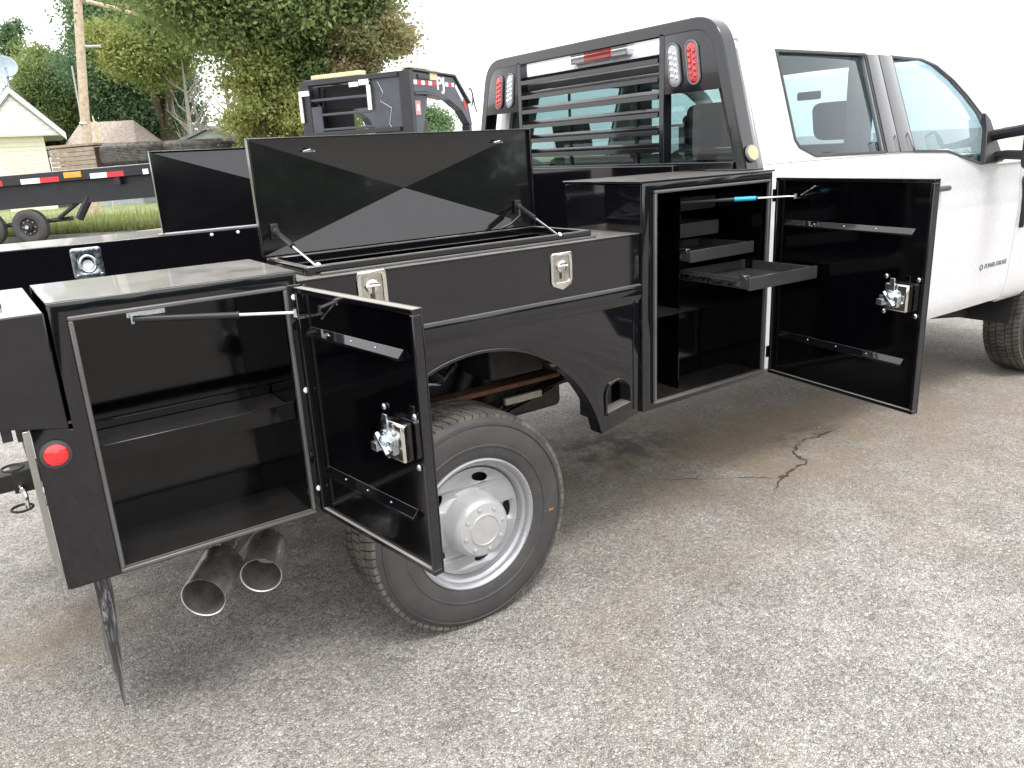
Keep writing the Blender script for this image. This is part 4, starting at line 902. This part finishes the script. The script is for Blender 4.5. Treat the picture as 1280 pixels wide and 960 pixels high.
# ================================================================= BACKGROUND
# ---- black flat trailer with side rails
TL = empty('flatbed_trailer', FR(19.5, -12.6), 'long black flat trailer with red and white tape parked in front of the cream house', 'trailer')
d0 = rh; dn = -fh     # dn: face towards the yard
def TX(s, z, dep=0, tilt=.031): return FR(19.5 + dep, -12.6 + s) + Vector((0, 0, z + (s - .5) * tilt))
def tbox(name, s0, s1, z0, z1, d0_, d1_, mat, par, bevel=.01, smooth=0):
    m = MB(); m.add([TX(s, z, d) for s in (s0, s1) for d in (d0_, d1_) for z in (z0, z1)], [(0, 1, 3, 2), (4, 6, 7, 5), (0, 4, 5, 1), (2, 3, 7, 6), (0, 2, 6, 4), (1, 5, 7, 3)]); return m.build(name, mat, par, smooth, bevel)
tbox('side_rail', -4.2, 5.5, 1.40, 1.63, 0, .12, 'trailer', TL); tbox('side_rail', -4.2, 5.5, 1.40, 1.63, 2.3, 2.42, 'trailer', TL); tbox('deck', -4.2, 5.5, 1.56, 1.62, .121, 2.299, 'oldwood', TL)
for k in (0, 1): tbox('main_beam', -4.2, 5.5, .86, 1.398, .22 + k * 1.6, .34 + k * 1.6, 'trailer', TL)
tbox('rail_cap', -4.2, 5.5, 1.631, 1.65, -.01, .14, 'greysteel', TL)
for s_ in (.1, 3.35): tbox('cross_bearer', s_, s_ + .14, 1.22, 1.395, .02, .219, 'trailer', TL)
PX = 3.74 / 195
for a, b, m_ in ((-22, 8, 'redtape'), (31, 55, 'whitetape'), (55, 79, 'redtape'), (118, 139, 'whitetape'), (139, 160, 'redtape'), (184, 191, 'whitetape')):
    tbox('reflective_tape', a * PX + .55 + .0, b * PX + .55, 1.41, 1.53, -.006, -.001, m_, TL, 0)
q = tbox('marker_lamp', 86 * PX + .55, 108 * PX + .55, 1.465, 1.60, -.03, -.001, 'amber', TL, .02)
def small_wheel(s, par, dep):
    e = bpy.data.objects.new('wheel', None); COL.objects.link(e); e.parent = par; e.matrix_parent_inverse = par.matrix_basis.inverted(); c = FR(19.5 + dep, -12.6 + s); e.location = (c.x, c.y, .42)
    e.rotation_euler.z = math.atan2(fh.y, fh.x) - PI / 2
    q = MB(); q.lathe([(.22, .02), (.30, -.01), (.37, .0), (.42, .04), (.42, .20), (.37, .24), (.22, .22)], (0, 0, 0), (0, 1, 0), 32); t = q.build('tyre', 'rubber', None, 40); t.parent = e
    q = MB(); q.lathe([(.22, .02), (.20, .05), (.17, .06), (.12, .05), (.10, -.02), (.07, -.03), (.05, -.07), (0, -.07)], (0, 0, 0), (0, 1, 0), 24); t = q.build('rim', 'chassis', None, 40); t.parent = e
    for k in range(8):
        a = k * PI / 4; q = MB(); q.lathe([(.014, 0), (.014, .03), (0, .03)], (.155 * math.cos(a), .052, .155 * math.sin(a)), (0, -1, 0), 8); t = q.build('wheel_nut', 'greysteel', None); t.parent = e
    q = MB(); q.lathe([(.05, -.071), (.045, -.085), (0, -.085)], (0, 0, 0), (0, 1, 0), 16); t = q.build('hub', 'greysteel', None, 40); t.parent = e
for s in (1.0, -.05): small_wheel(s, TL, .15)
q = MB(); a = TX(1.7, .55, .3); b = TX(2.35, .95, .3); q.tube([a, b], .05, 8); q.tube([TX(-.6, .45, .4), TX(2.0, .52, .4)], .05, 8); q.tube([TX(2.2, .5, .3), TX(2.55, 1.0, .3)], .10, 8); q.build('suspension_arm', 'trailer', TL)
# load: a weathered crate and two large tyres lying flat on the deck
cr_ = empty('plank_crate', TX(1.7, 1.63, 1.0), 'weathered grey brown plank crate on the trailer beside the cream house', 'crate')
for k in range(5): tbox('plank', 1.62, 2.72, 1.65 + k * .105, 1.745 + k * .105, .62, .66, 'oldwood', cr_, .006)
tbox('plank', 1.58, 2.74, 2.19, 2.25, .60, 1.5, 'oldwood', cr_, .01); tbox('plank', 1.60, 2.72, 1.65, 2.18, 1.45, 1.5, 'oldwood', cr_, .01)
def flat_tyre(s, r, lab, z0=1.66, h=.52):
    c = TX(s, z0, 1.15); q = MB(); N = 60
    q.lathe([(r * .55, .06), (r * .62, .0), (r * .9, .0), (r, .08), (r, h - .08), (r * .9, h), (r * .62, h), (r * .55, h - .06)], (0, 0, 0), (0, 0, 1), N)
    for k in range(0, 9):
        z = .10 + k * (h - .2) / 9; q.lathe([(r - .004, z), (r + .022, z + .004), (r + .022, z + .024), (r - .004, z + .028)], (0, 0, 0), (0, 0, 1), N)
    o = q.build('tyre', 'tread', None, 40); o.location = c; tag(o, lab, 'tyre', 'large tyres lying on the trailer')
flat_tyre(3.62, .92, 'large worn tyre lying flat on the trailer next to the plank crate'); flat_tyre(5.15, .90, 'large worn tyre lying flat on the trailer in front of the grey shed', 1.64, .48)

# ---- gooseneck trailer
N0 = Vector((5.323, 7.60, 0)); wv = Vector((-.444, .896, 0)).normalized(); uv = Vector((.898, .44, 0)).normalized()
GN = empty('gooseneck_trailer', (5.3, 7.6, 0), 'charcoal gooseneck trailer with white PJ letters, behind the open toolbox lid', 'trailer')
def gx(u, w_, z): return N0 + uv * u + wv * w_ + Vector((0, 0, z))
def gbox(name, u0, u1, w0, w1, z0, z1, mat, par=None, bevel=.008):
    m = MB(); m.add([gx(u, w_, z) for u in (u0, u1) for w_ in (w0, w1) for z in (z0, z1)], [(0, 1, 3, 2), (4, 6, 7, 5), (0, 4, 5, 1), (2, 3, 7, 6), (0, 2, 6, 4), (1, 5, 7, 3)]); return m.build(name, mat, par or GN, 0, bevel)
def gpoly(name, pts, w0, w1, mat, par=None):
    m = MB(); n = len(pts); m.add([gx(u, w0, z) for u, z in pts] + [gx(u, w1, z) for u, z in pts], [tuple(range(n)), tuple(range(2 * n - 1, n - 1, -1))] + [(i, i + n, (i + 1) % n + n, (i + 1) % n) for i in range(n)]); return m.build(name, mat, par or GN, 0, .008)
for w0 in (0, 1.72):
    # neck beam: level then bending down to the coupler
    gpoly('neck_beam', [(0.05, 2.69), (1.05, 2.66), (1.42, 2.30), (1.50, 2.02), (1.42, 2.02), (1.22, 2.22), (.85, 2.38), (.35, 2.44), (.05, 2.43)], w0, w0 + .13, 'gnpaint')
    gpoly('beam_flange', [(0.04, 2.70), (1.05, 2.67), (1.43, 2.31), (1.46, 2.33), (1.07, 2.70), (.04, 2.725)], w0 - .03, w0 + .16, 'gnpaint'); gpoly('beam_flange', [(.05, 2.425), (.35, 2.435), (.85, 2.375), (.85, 2.355), (.35, 2.41), (.05, 2.40)], w0 - .03, w0 + .16, 'gnpaint')
    gpoly('gusset', [(.05, 2.41), (.42, 2.40), (.16, 1.70), (.05, 1.70)], w0 + .03, w0 + .09, 'gnpaint')
    gbox('riser_post', -.06, .045, w0 - .02, w0 + .15, .5, 2.70, 'trailer')
gbox('riser_plate', -.05, -.02, .15, .62, 1.0, 2.66, 'gnpaint'); gbox('riser_plate', -.05, -.02, 1.52, 1.87, 1.0, 2.35, 'gnpaint')
gbox('top_beam', -.08, .06, .15, 1.72, 2.63, 2.70, 'trailer')
for z in (2.42, 2.22, 2.02): gbox('cross_bar', -.045, .0, .62, 1.72, z, z + .035, 'gnpaint')
gbox('neck_shade_panel', .16, .20, .60, 1.72, 2.30, 2.63, 'neckshade'); gbox('neck_shade_panel', .16, .20, 1.15, 1.72, 1.90, 2.299, 'neckshade'); gbox('cross_beam', -.10, .0, .16, 1.85, 1.95, 2.01, 'trailer')  # black sheets added behind the bars to paint the neck's inner shade
gpoly('side_gusset', [(0.1, 2.6), (.3, 2.6), (.3, 1.2), (.1, 1.2)], 1.60, 1.64, 'trailer')
for a in ((.80, .95, 2.56, 2.62), (1.68, 1.86, 2.50, 2.57)): gbox('white_tape', -.10, -.081, *a, 'whitetape', None, .001)
gbox('white_tape', -.10, -.085, .62, .78, 2.57, 2.64, 'whitetape', None, .001); gbox('white_tape', -.10, -.085, .60, .66, 2.25, 2.565, 'whitetape', None, .001); gbox('white_tape', -.10, -.085, 1.82, 1.87, 2.15, 2.495, 'whitetape', None, .001)
for k, (u0, u1, m_) in enumerate(((.06, .14, 'whitetape'), (.15, .23, 'redtape'), (.24, .32, 'whitetape'), (.33, .40, 'redtape'), (.41, .49, 'whitetape'), (.50, .58, 'redtape'), (.82, .90, 'whitetape'), (.91, .98, 'redtape'), (.99, 1.05, 'whitetape'))):
    gbox('reflective_tape', u0, u1, -.004, -.001, 2.53, 2.585, m_, None, 0)
gpoly('reflective_tape', [(1.10, 2.57), (1.28, 2.38), (1.25, 2.34), (1.07, 2.53)], -.004, -.001, 'whitetape'); gpoly('reflective_tape', [(1.29, 2.37), (1.37, 2.27), (1.34, 2.22), (1.26, 2.33)], -.004, -.001, 'redtape')
text_mesh('lettering', 'PJ', .23, .004, 'whitetape', GN, lambda a, b, d: gx(.70 + a * 1.25, -.004 - d, 2.555 + b), .0, .005)
gbox('sticker', .10, .22, .024, .0285, 2.15, 2.33, simple('faded_red_sticker', (.60, .30, .30), .6), None, 0); gbox('sticker', .13, .19, .021, .0235, 2.20, 2.28, 'whitetape', None, 0)
gbox('beam_light_box', .15, .42, -.02, .0, 2.60, 2.66, 'trailer')
# webbing straps scribble on plate
q = MB(); q.tube([gx(-.055, .50, 2.6), gx(-.055, .42, 2.45), gx(-.055, .48, 2.35), gx(-.055, .30, 2.25), gx(-.055, .36, 2.05), gx(-.055, .28, 1.95)], .006, 6); q.build('chain', 'greysteel', GN)
gbox('deck', -3.0, -.10, -.1, 1.95, .86, .95, 'oldwood'); gbox('main_beam', -3.0, -.10, .05, .18, .55, .858, 'trailer'); gbox('main_beam', -3.0, -.10, 1.67, 1.80, .55, .858, 'trailer')
for w0 in (.3, 1.5): gbox('landing_leg', .02, .14, w0, w0 + .12, 0, 1.9, 'trailer')
gbox('coupler', 1.42, 1.58, .85, 1.02, 1.35, 2.15, 'trailer'); gbox('coupler_cross', 1.38, 1.50, .13, 1.72, 1.45, 1.60, 'trailer'); gbox('coupler_arm', 1.40, 1.48, .0, .13, 1.45, 2.02, 'trailer')
q = MB(); q.tube([gx(1.40 + .07 * math.cos(t), -.05, 2.40 + .12 * math.sin(t)) for t in np.linspace(-1.2, 2.0, 12)], .012, 6); q.tube([gx(1.50, -.03, 2.45), gx(1.55, -.03, 2.28), gx(1.60, -.03, 2.20)], .01, 6); q.build('hose', 'plastic', GN)
def timber(u0, u1, w0, w1, z0, z1, lab):
    o = gbox('timber_block', u0, u1, w0, w1, z0, z1, 'timber'); o.parent = None; o.matrix_parent_inverse = Matrix(); tag(o, lab, 'timber', None)
timber(-.08, .04, .75, 1.62, 2.702, 2.76, 'long cream timber lying on the left of the gooseneck trailer top'); timber(.42, .62, -.03, .14, 2.703, 2.74, 'short cream timber lying on the neck above the letters'); timber(.0, .40, .0, .14, 2.728, 2.755, 'thin cream board on the near corner of the gooseneck')
gbox('light_panel', .44, .62, -.012, -.0065, 2.60, 2.69, 'timber', None, 0)

# ---- cream house
HO = empty('house', FR(38, -22.5), 'cream sided house with a white gable at the left edge behind the trailer', 'house')
HA = math.radians(84); hf = Vector((math.cos(HA), math.sin(HA), 0)); hr = Vector((math.sin(HA), -math.cos(HA), 0))
def H(l, z, d=0): return FR(38, -21.95) + hr * (l + 21.95) * .88 + hf * d + Vector((0, 0, z))
apex = (-24.6, 5.50); LE = (-28.0, 3.10); RE = (-21.7, 3.32)
def hbox(name, l0, l1, z0, z1, d0_, d1_, mat, par=HO, bevel=0): m = MB(); m.add([H(l, z, d) for l in (l0, l1) for d in (d0_, d1_) for z in (z0, z1)], [(0, 1, 3, 2), (4, 6, 7, 5), (0, 4, 5, 1), (2, 3, 7, 6), (0, 2, 6, 4), (1, 5, 7, 3)]); return m.build(name, mat, par, 0, bevel)
apl, apz = -21.95, 5.36; rl, rz_ = -19.85, 3.35; ll = apl - (rl - apl)
wall = MB(); wl0, wl1 = ll + 1.0, rl - 1.0; wall.add([H(wl0, 0), H(wl1, 0), H(wl1, 3.35), H(wl0, 3.35), H(wl0, 0, 9), H(wl1, 0, 9), H(wl1, 3.35, 9), H(wl0, 3.35, 9)], [(0, 1, 2, 3), (1, 5, 6, 2), (4, 0, 3, 7), (5, 4, 7, 6)]); wall = wall.build('wall', 'siding', HO, 0)
for k in range(17): hbox('siding_board', wl0, wl1 + .01, .05 + k * .19, .225 + k * .19, -.028, -.002, 'siding', wall)
gw = MB(); gw.add([H(ll, rz_, -.35), H(rl, rz_, -.35), H(apl, apz, -.35), H(ll, rz_, 9.2), H(rl, rz_, 9.2), H(apl, apz, 9.2)], [(0, 1, 2), (3, 5, 4), (0, 3, 4, 1)]); gw = gw.build('gable', 'fascia', HO, 0)
for k in range(9):
    z0 = rz_ + .06 + k * .21; f = 1 - (z0 + .19 - rz_) / (apz - rz_); hbox('gable_board', apl - (rl - apl) * f, apl + (rl - apl) * f, z0, z0 + .175, -.38, -.351, 'fascia', gw)
for s in (-1, 1):
    m = MB(); x0, x1 = apl, apl + s * (rl - apl) * 1.03; z0, z1 = apz, rz_ - .03
    m.add([H(x, z + dz, d) for x, z in ((x0, z0), (x1, z1)) for dz in (.02, .16) for d in (-.5, 9.4)], [(0, 1, 3, 2), (4, 6, 7, 5), (0, 4, 5, 1), (2, 3, 7, 6), (0, 2, 6, 4), (1, 5, 7, 3)]); m.build('roof_slope', 'greyshingle', HO, 0)
    m = MB(); m.add([H(x, z + dz, d) for x, z in ((x0, z0), (x1, z1)) for dz in (-.17, .10) for d in (-.56, -.505)], [(0, 1, 3, 2), (4, 6, 7, 5), (0, 4, 5, 1), (2, 3, 7, 6), (0, 2, 6, 4), (1, 5, 7, 3)]); m.build('rake_board', 'fascia', HO, 0)
    m = MB(); m.add([H(x, z + dz - .28, d) for x, z in ((x0, z0), (x1, z1 + .1)) for dz in (-.04, .0) for d in (-.42, -.385)], [(0, 1, 3, 2), (4, 6, 7, 5), (0, 4, 5, 1), (2, 3, 7, 6), (0, 2, 6, 4), (1, 5, 7, 3)]); m.build('trim_line', 'greywall', HO, 0)
# rear wing roof
m = MB(); m.add([H(-22.3, 6.0, 6), H(-20.6, 4.3, 6), H(-20.6, 4.3, 14), H(-22.3, 6.0, 14), H(-22.3, 5.7, 6), H(-20.6, 4.1, 6)], [(0, 1, 2, 3), (0, 4, 5, 1)]); m.build('rear_roof', 'fascia', HO, 0)
dsh = MB(); c = H(-21.9, 6.35, .4); ax = (-fh * .7 + rh * .5 + Vector((0, 0, .35))).normalized(); dsh.lathe([(0, 0), (.3, .03), (.42, .09), (.50, .13), (.48, .13), (.4, .09), (0, .02)], c, ax, 24); dsh = dsh.build('satellite_dish', simple('dish_grey', (.30, .36, .42), .5), HO, 40)
q = MB(); q.tube([c, c - Vector((0, 0, .5)), H(-21.9, 5.4, .3)], .05, 8); q.tube([c + ax * .05, c + ax * .6 + Vector((0, 0, -.3))], .03, 6); q.build('dish_mast', 'greysteel', dsh)
# ---- brown-roofed house
HB = empty('house', FR(38.5, -17.5), 'low house with a pale brown shingle roof behind the utility pole', 'house')
B_ = lambda l, z, d: FR(38.5 + d, l) + Vector((0, 0, z)); x0, x1 = -20.6, -16.9
m = MB(); m.add([B_(x0, 2.5, 0), B_(x1, 2.5, 0), B_(x1 - .9, 3.95, 2.2), B_(x0 + .2, 3.95, 2.2), B_(x0, 2.5, 4.4), B_(x1, 2.5, 4.4)], [(0, 1, 2, 3), (1, 5, 2), (0, 3, 4), (4, 3, 2, 5)]); m.build('roof', 'shingle', HB, 0)
m = MB(); m.add([B_(l, z, d) for l in (x0 + .2, x1 - .2) for d in (.15, 4.2) for z in (0, 2.52)], [(0, 1, 3, 2), (4, 6, 7, 5), (0, 4, 5, 1), (2, 3, 7, 6)]); m.build('wall', 'greywall', HB, 0)
# ---- grey shed
SH = empty('shed', FR(35, -12.2), 'small grey shed with a dark gabled roof beyond the second large tyre', 'shed')
B_ = lambda l, z, d=0: FR(35 + d, l) + Vector((0, 0, z)); sl, sa, sr = -13.6, -12.17, -10.8
m = MB(); m.add([B_(sl + .15, 0), B_(sr - .15, 0), B_(sr - .15, 2.6), B_(sa, 3.1), B_(sl + .15, 2.6), B_(sl + .15, 0, 4), B_(sr - .15, 0, 4), B_(sr - .15, 2.6, 4), B_(sa, 3.1, 4), B_(sl + .15, 2.6, 4)], [(0, 1, 2, 3, 4), (1, 6, 7, 2), (5, 0, 4, 9), (5, 9, 8, 7, 6)]); m.build('wall', 'greywall', SH, 0)
for s, e in ((-1, sl), (1, sr)): m = MB(); m.add([B_(x, z + dz, d) for x, z in ((sa, 3.13), (e, 2.58)) for dz in (.0, .12) for d in (-.25, 4.2)], [(0, 1, 3, 2), (4, 6, 7, 5), (0, 4, 5, 1), (2, 3, 7, 6), (0, 2, 6, 4), (1, 5, 7, 3)]); m.build('roof_slope', 'greyshingle', SH, 0)
m = MB(); m.add([B_(l, z, d) for l in (sr + .1, sr + 2.6) for d in (1, 3) for z in (0, 2.55)], [(0, 1, 3, 2), (4, 6, 7, 5), (0, 4, 5, 1), (2, 3, 7, 6), (1, 5, 7, 3)]); m.build('lean_to', 'fascia', SH, 0)
# ---- utility pole
UP = empty('utility_pole', (4.22, 29.0, 0), 'tall weathered wooden pole with a slanting lamp arm behind the trailer', 'pole')
m = MB(); m.tube([(4.22, 29.05, -.2), (4.5, 28.82, 3.5), (4.92, 28.52, 7.1), (5.35, 28.25, 11)], [.165, .15, .13, .10], 14); m.build('pole_shaft', 'pole', UP, 50)
m = MB(); m.tube([(4.97, 28.5, 6.98), (5.9, 27.85, 6.65), (6.92, 27.15, 6.22)], [.07, .06, .05], 8); m.build('lamp_arm', 'pole', UP); m = MB(); m.tube([(4.75, 28.65, 5.58), (5.28, 28.28, 5.56)], .045, 8); m.build('bracket', 'greysteel', UP)
m = MB(); m.tube([(4.36, 28.80, 2.2), (4.40, 28.78, 5.0)], .03, 6); m.tube([(4.30, 28.78, 3.2), (4.50, 28.72, 3.2)], .06, 6); m.build('conduit', 'greysteel', UP)

# ---- trees
def leaves(centers, radii, counts, size, name, mat, parent, flat=.85):
    Vs = []; T = []
    for (c, r, n) in zip(centers, radii, counts):
        p = np.clip(rng.normal(size=(n, 3)) * .56, -1.7, 1.7) * np.array(r) + np.array(c)
        a = rng.normal(size=(n, 3)); a /= np.linalg.norm(a, axis=1)[:, None]; b = np.cross(a, rng.normal(size=(n, 3))); b /= np.linalg.norm(b, axis=1)[:, None]
        s = size * rng.uniform(.55, 1.35, n)[:, None]; q = np.stack([p - a * s * .6, p + b * s * .35, p + a * s * .6, p - b * s * .35], 1); Vs.append(q); T.append(np.clip(rng.normal(rng.uniform(.2, .75), .18, n), 0, 1))
    return tri_mesh_parent(name, np.concatenate(Vs), np.concatenate(T), mat, parent)
def tri_mesh_parent(name, V, tone, mat, parent):
    o = tri_mesh(name, V, tone, mat, 4)
    if parent: o.parent = parent; o.matrix_parent_inverse = Matrix.Translation(-Vector(parent.location))
    return o
LD = 2.6
def crown(c, R, nclump, nleaf, size, csize, mat, parent, shape='ball', name='crown', gap=0.):
    cs = []; rs = []; ns = []
    for i in range(nclump):
        while True:
            u = rng.uniform(-1, 1, 3)
            if np.dot(u, u) > 1: continue
            if shape == 'ball' and np.dot(u, u) < .12 and rng.random() < .5: continue
            if shape == 'cone':
                if math.hypot(u[0], u[1]) > (1 - u[2]) / 2 + .25: continue
            break
        k = rng.uniform(.55, 1.35); cs.append((c[0] + u[0] * R[0], c[1] + u[1] * R[1], c[2] + u[2] * R[2])); r = csize * k; rs.append((r, r, r * .7)); ns.append(int(nleaf * LD * k * k))
    return leaves(cs, rs, ns, size * .60, name, mat, parent), cs
def tree(loc, lab, trunk, limbs, crowns, bark='bark', grp=None):
    e = empty('tree', (loc[0], loc[1], 0), lab, 'tree', grp)
    m = MB(); m.tube(trunk[0], trunk[1], 10); m.build('trunk', bark, e, 60)
    allc = []
    for c in crowns:
        o, cs = crown(*c[:6], c[6], e, *(c[7:])); allc += cs
    if limbs:
        m = MB(); base = [Vector(p) for p in trunk[0]]
        for i in range(limbs):
            t = Vector(allc[rng.integers(len(allc))]); k = random.uniform(.35, .95); idx = k * (len(base) - 1); a = base[int(idx)].lerp(base[min(int(idx) + 1, len(base) - 1)], idx % 1); r0 = trunk[1][min(int(idx), len(trunk[1]) - 1)] * .45
            mid = a.lerp(t, .5) + Vector((random.gauss(0, .2), random.gauss(0, .2), .25)); m.tube([a, mid, t], [r0, r0 * .6, r0 * .2], 6)
        m.build('branch', bark, e, 60)
    return e
P = lambda Z, l, z: tuple(FR(Z, l) + Vector((0, 0, z)))
def lat(px_, Z): return (px_ - 640) * Z / 981 * .985     # helper used only while placing trees by bearing
# big near tree with a yellowing, vine-covered trunk
tree(P(20, -5.4, 0), 'large spreading green tree with a yellowing vine covered trunk behind the gooseneck', ([P(20, -5.5, 0), P(20, -5.6, 2), P(20, -5.9, 4), P(20.2, -5.2, 5.6), P(20.5, -4.4, 7.5)], [.38, .33, .27, .2, .1]), 26,
     [(P(20, -5.7, 6.2), (2.4, 2.2, 2.1), 120, 260, .15, .7, 'leaf_mid'), (P(20, -6.5, 5.2), (1.2, 1.2, .9), 26, 200, .15, .5, 'leaf_yel'), (P(20.5, -4.2, 5.4), (1.9, 2.0, 1.4), 70, 300, .15, .6, 'leaf_mid'), (P(19.8, -5.3, 2.9), (.95, .9, 1.9), 62, 260, .13, .42, 'leaf_yel'), (P(20.2, -4.5, 3.9), (.9, .9, .9), 26, 220, .13, .4, 'leaf_mid'), (P(20, -2.9, 4.1), (.95, .9, .7), 24, 260, .13, .36, 'leaf_aut'), (P(20, -2.85, 5.0), (.5, .5, .5), 6, 160, .13, .25, 'leaf_aut')])
tree(P(44, -19.6, 0), 'dense dark green tree right behind the utility pole', ([P(44, -19.6, 0), P(44, -19.5, 4), P(44, -19.4, 8)], [.5, .4, .25]), 8,
     [(P(44, -19.6, 7.0), (1.75, 2.2, 3.9), 100, 420, .24, 1.0, 'leaf_dark')])
tree(P(43, -17.2, 0), 'dark green tree between the pole and the bare trunks', ([P(43, -17.2, 0), P(43, -17.1, 4), P(43, -17, 8)], [.5, .4, .25]), 8,
     [(P(44, -17.5, 6.3), (1.3, 2, 3.9), 60, 380, .24, .85, 'leaf_dark'), (P(38, -15.4, 6.9), (2.2, 1.8, 1.6), 56, 260, .2, .7, 'leaf_yel'), (P(39, -13.6, 8.4), (3.0, 1.8, 1.1), 40, 280, .2, .7, 'leaf_mid')])
tree(P(46, -25.5, 0), 'lighter green feathery tree left of the utility pole', ([P(46, -24.2, 0), P(46, -24.2, 4), P(46, -24.1, 7)], [.4, .3, .2]), 10,
     [(P(46, -24.2, 5.6), (1.4, 1.6, 2.6), 62, 330, .22, .75, 'leaf_mid')])
tree(P(50, -30.5, 0), 'thin airy tree rising at far left over the house gable', ([P(50, -27.6, 0), P(50, -27.6, 5), P(50, -28.0, 9.6)], [.3, .2, .08]), 12,
     [(P(50, -28.0, 9.3), (.7, .8, 1.3), 13, 130, .22, .42, 'leaf_dark'), (P(50, -27.6, 7.0), (.8, .8, 1.0), 10, 130, .22, .45, 'leaf_dark')])
def bare(Z, l, h, lab, lean=.1, seed=1):
    random.seed(seed); e = empty('bare_tree', P(Z, l, 0), lab, 'tree'); m = MB(); top = Vector(P(Z, l + lean, h)); m.tube([P(Z, l, 0), P(Z, l + lean * .3, h * .5), tuple(top)], [.17, .12, .03], 8); m.build('trunk', 'palebark', e, 60)
    for k in range(11):
        t = random.uniform(.35, .95); a = Vector(P(Z, l, 0)).lerp(top, t); s = random.choice((-1, 1)); b = a + rh * s * random.uniform(.4, 1.1) + Vector((0, 0, random.uniform(.6, 1.4))); q = MB(); q.tube([a, a.lerp(b, .5) + rh * s * .12, b], [.045, .03, .01], 5)
        for j in range(3): c = a.lerp(b, random.uniform(.4, .9)); q.tube([c, c + rh * random.uniform(-.4, .4) + Vector((0, 0, random.uniform(.3, .7)))], [.016, .005], 4)
        q.build('branch', 'palebark', e, 60)
    random.seed(7)
bare(38, -14.15, 6.2, 'slender bare tree just right of the dark green trees', .15, 3); bare(38, -12.15, 6.6, 'taller bare tree above the grey shed', -.1, 5); bare(41, -14.6, 5.2, 'thin leafless tree behind the slender bare one', -.3, 9)
tree(P(52, -18.8, 0), 'low pale green bush line tree behind the bare trunks', ([P(52, -18.5, 0), P(52, -18.5, 3)], [.2, .1]), 3, [(P(52, -18.7, 2.2), (3.2, 2, 1.9), 50, 260, .2, .75, 'leaf_pale')])
tree(P(60, -17.5, 0), 'hazy round tree above the shed roof', ([P(60, -17.5, 0), P(60, -17.5, 3)], [.2, .1]), 3, [(P(60, -17.8, 2.4), (3.4, 2, 2.2), 40, 260, .22, .8, 'leaf_pale')])
tree(P(48, -12.8, 0), 'shadowy green tree low behind the yellowing trunk', ([P(48, -13, 0), P(48, -13, 3)], [.2, .1]), 3, [(P(48, -12.6, 2.5), (2.6, 2, 2.1), 44, 260, .2, .75, 'leaf_dark')])
tree(P(40, -4.4, 0), 'yellow green tree seen through the gooseneck arch', ([P(40, -4.4, 0), P(40, -4.4, 3)], [.2, .1]), 3, [(P(40, -4.35, 2.4), (.6, .8, 1.3), 22, 240, .17, .55, 'leaf_yel')])
tree(P(40, -3.35, 0), 'small round green tree at the right of the gooseneck arch', ([P(40, -3.35, 0), P(40, -3.35, 2.6)], [.2, .1]), 3, [(P(40, -3.35, 2.3), (.85, .9, 1.25), 30, 240, .17, .5, 'leaf_dark')])
tree(P(44, -8.9, 0), 'mid green tree showing between the gooseneck posts', ([P(44, -9, 0), P(44, -9, 3)], [.2, .1]), 3, [(P(44, -8.9, 2.6), (2.0, 1.5, 2.0), 40, 240, .2, .6, 'leaf_mid')])
# dry stalks
for i, (Z, l, h, lab) in enumerate(((34, -16.35, 3.75, 'tall dry pampas stalk leaning behind the first large tyre'), (34, -16.9, 2.6, 'short dry stalk beside the tall pampas stalk'))):
    e = empty('dry_stalk', P(Z, l, 0), lab, 'plant'); m = MB(); m.tube([P(Z, l, 0), P(Z, l - .03, h * .6), P(Z, l - .12, h)], [.03, .025, .01], 6); m.build('stem', 'drystalk', e)
    m = MB(); m.tube([P(Z, l - .05, h * .68), P(Z, l - .09, h * .85), P(Z, l - .14, h * 1.02)], [.03, .09, .02], 7); m.build('plume', 'drystalk', e)
# ---- what stands behind the photographer (mirrored in the black paint)
random.seed(11); cs = []; rs = []; ns = []
for i in range(24):
    a = math.radians(186 + i * 7.4 + random.uniform(-2, 2)); d = random.uniform(27, 32); x, y = d * math.cos(a), -2 + d * math.sin(a); h = random.uniform(3.2, 4.2)
    for k in range(16):
        cs.append((x + random.gauss(0, 1.5), y + random.gauss(0, 1.5), random.uniform(.3, h))); rs.append((1.2, 1.2, .8)); ns.append(420)
e = leaves(cs, rs, ns, .34, 'hedgerow', 'leaf_dark', None); tag(e, 'dense green hedgerow on the far side of the yard behind the photographer', 'hedge', kind='stuff')
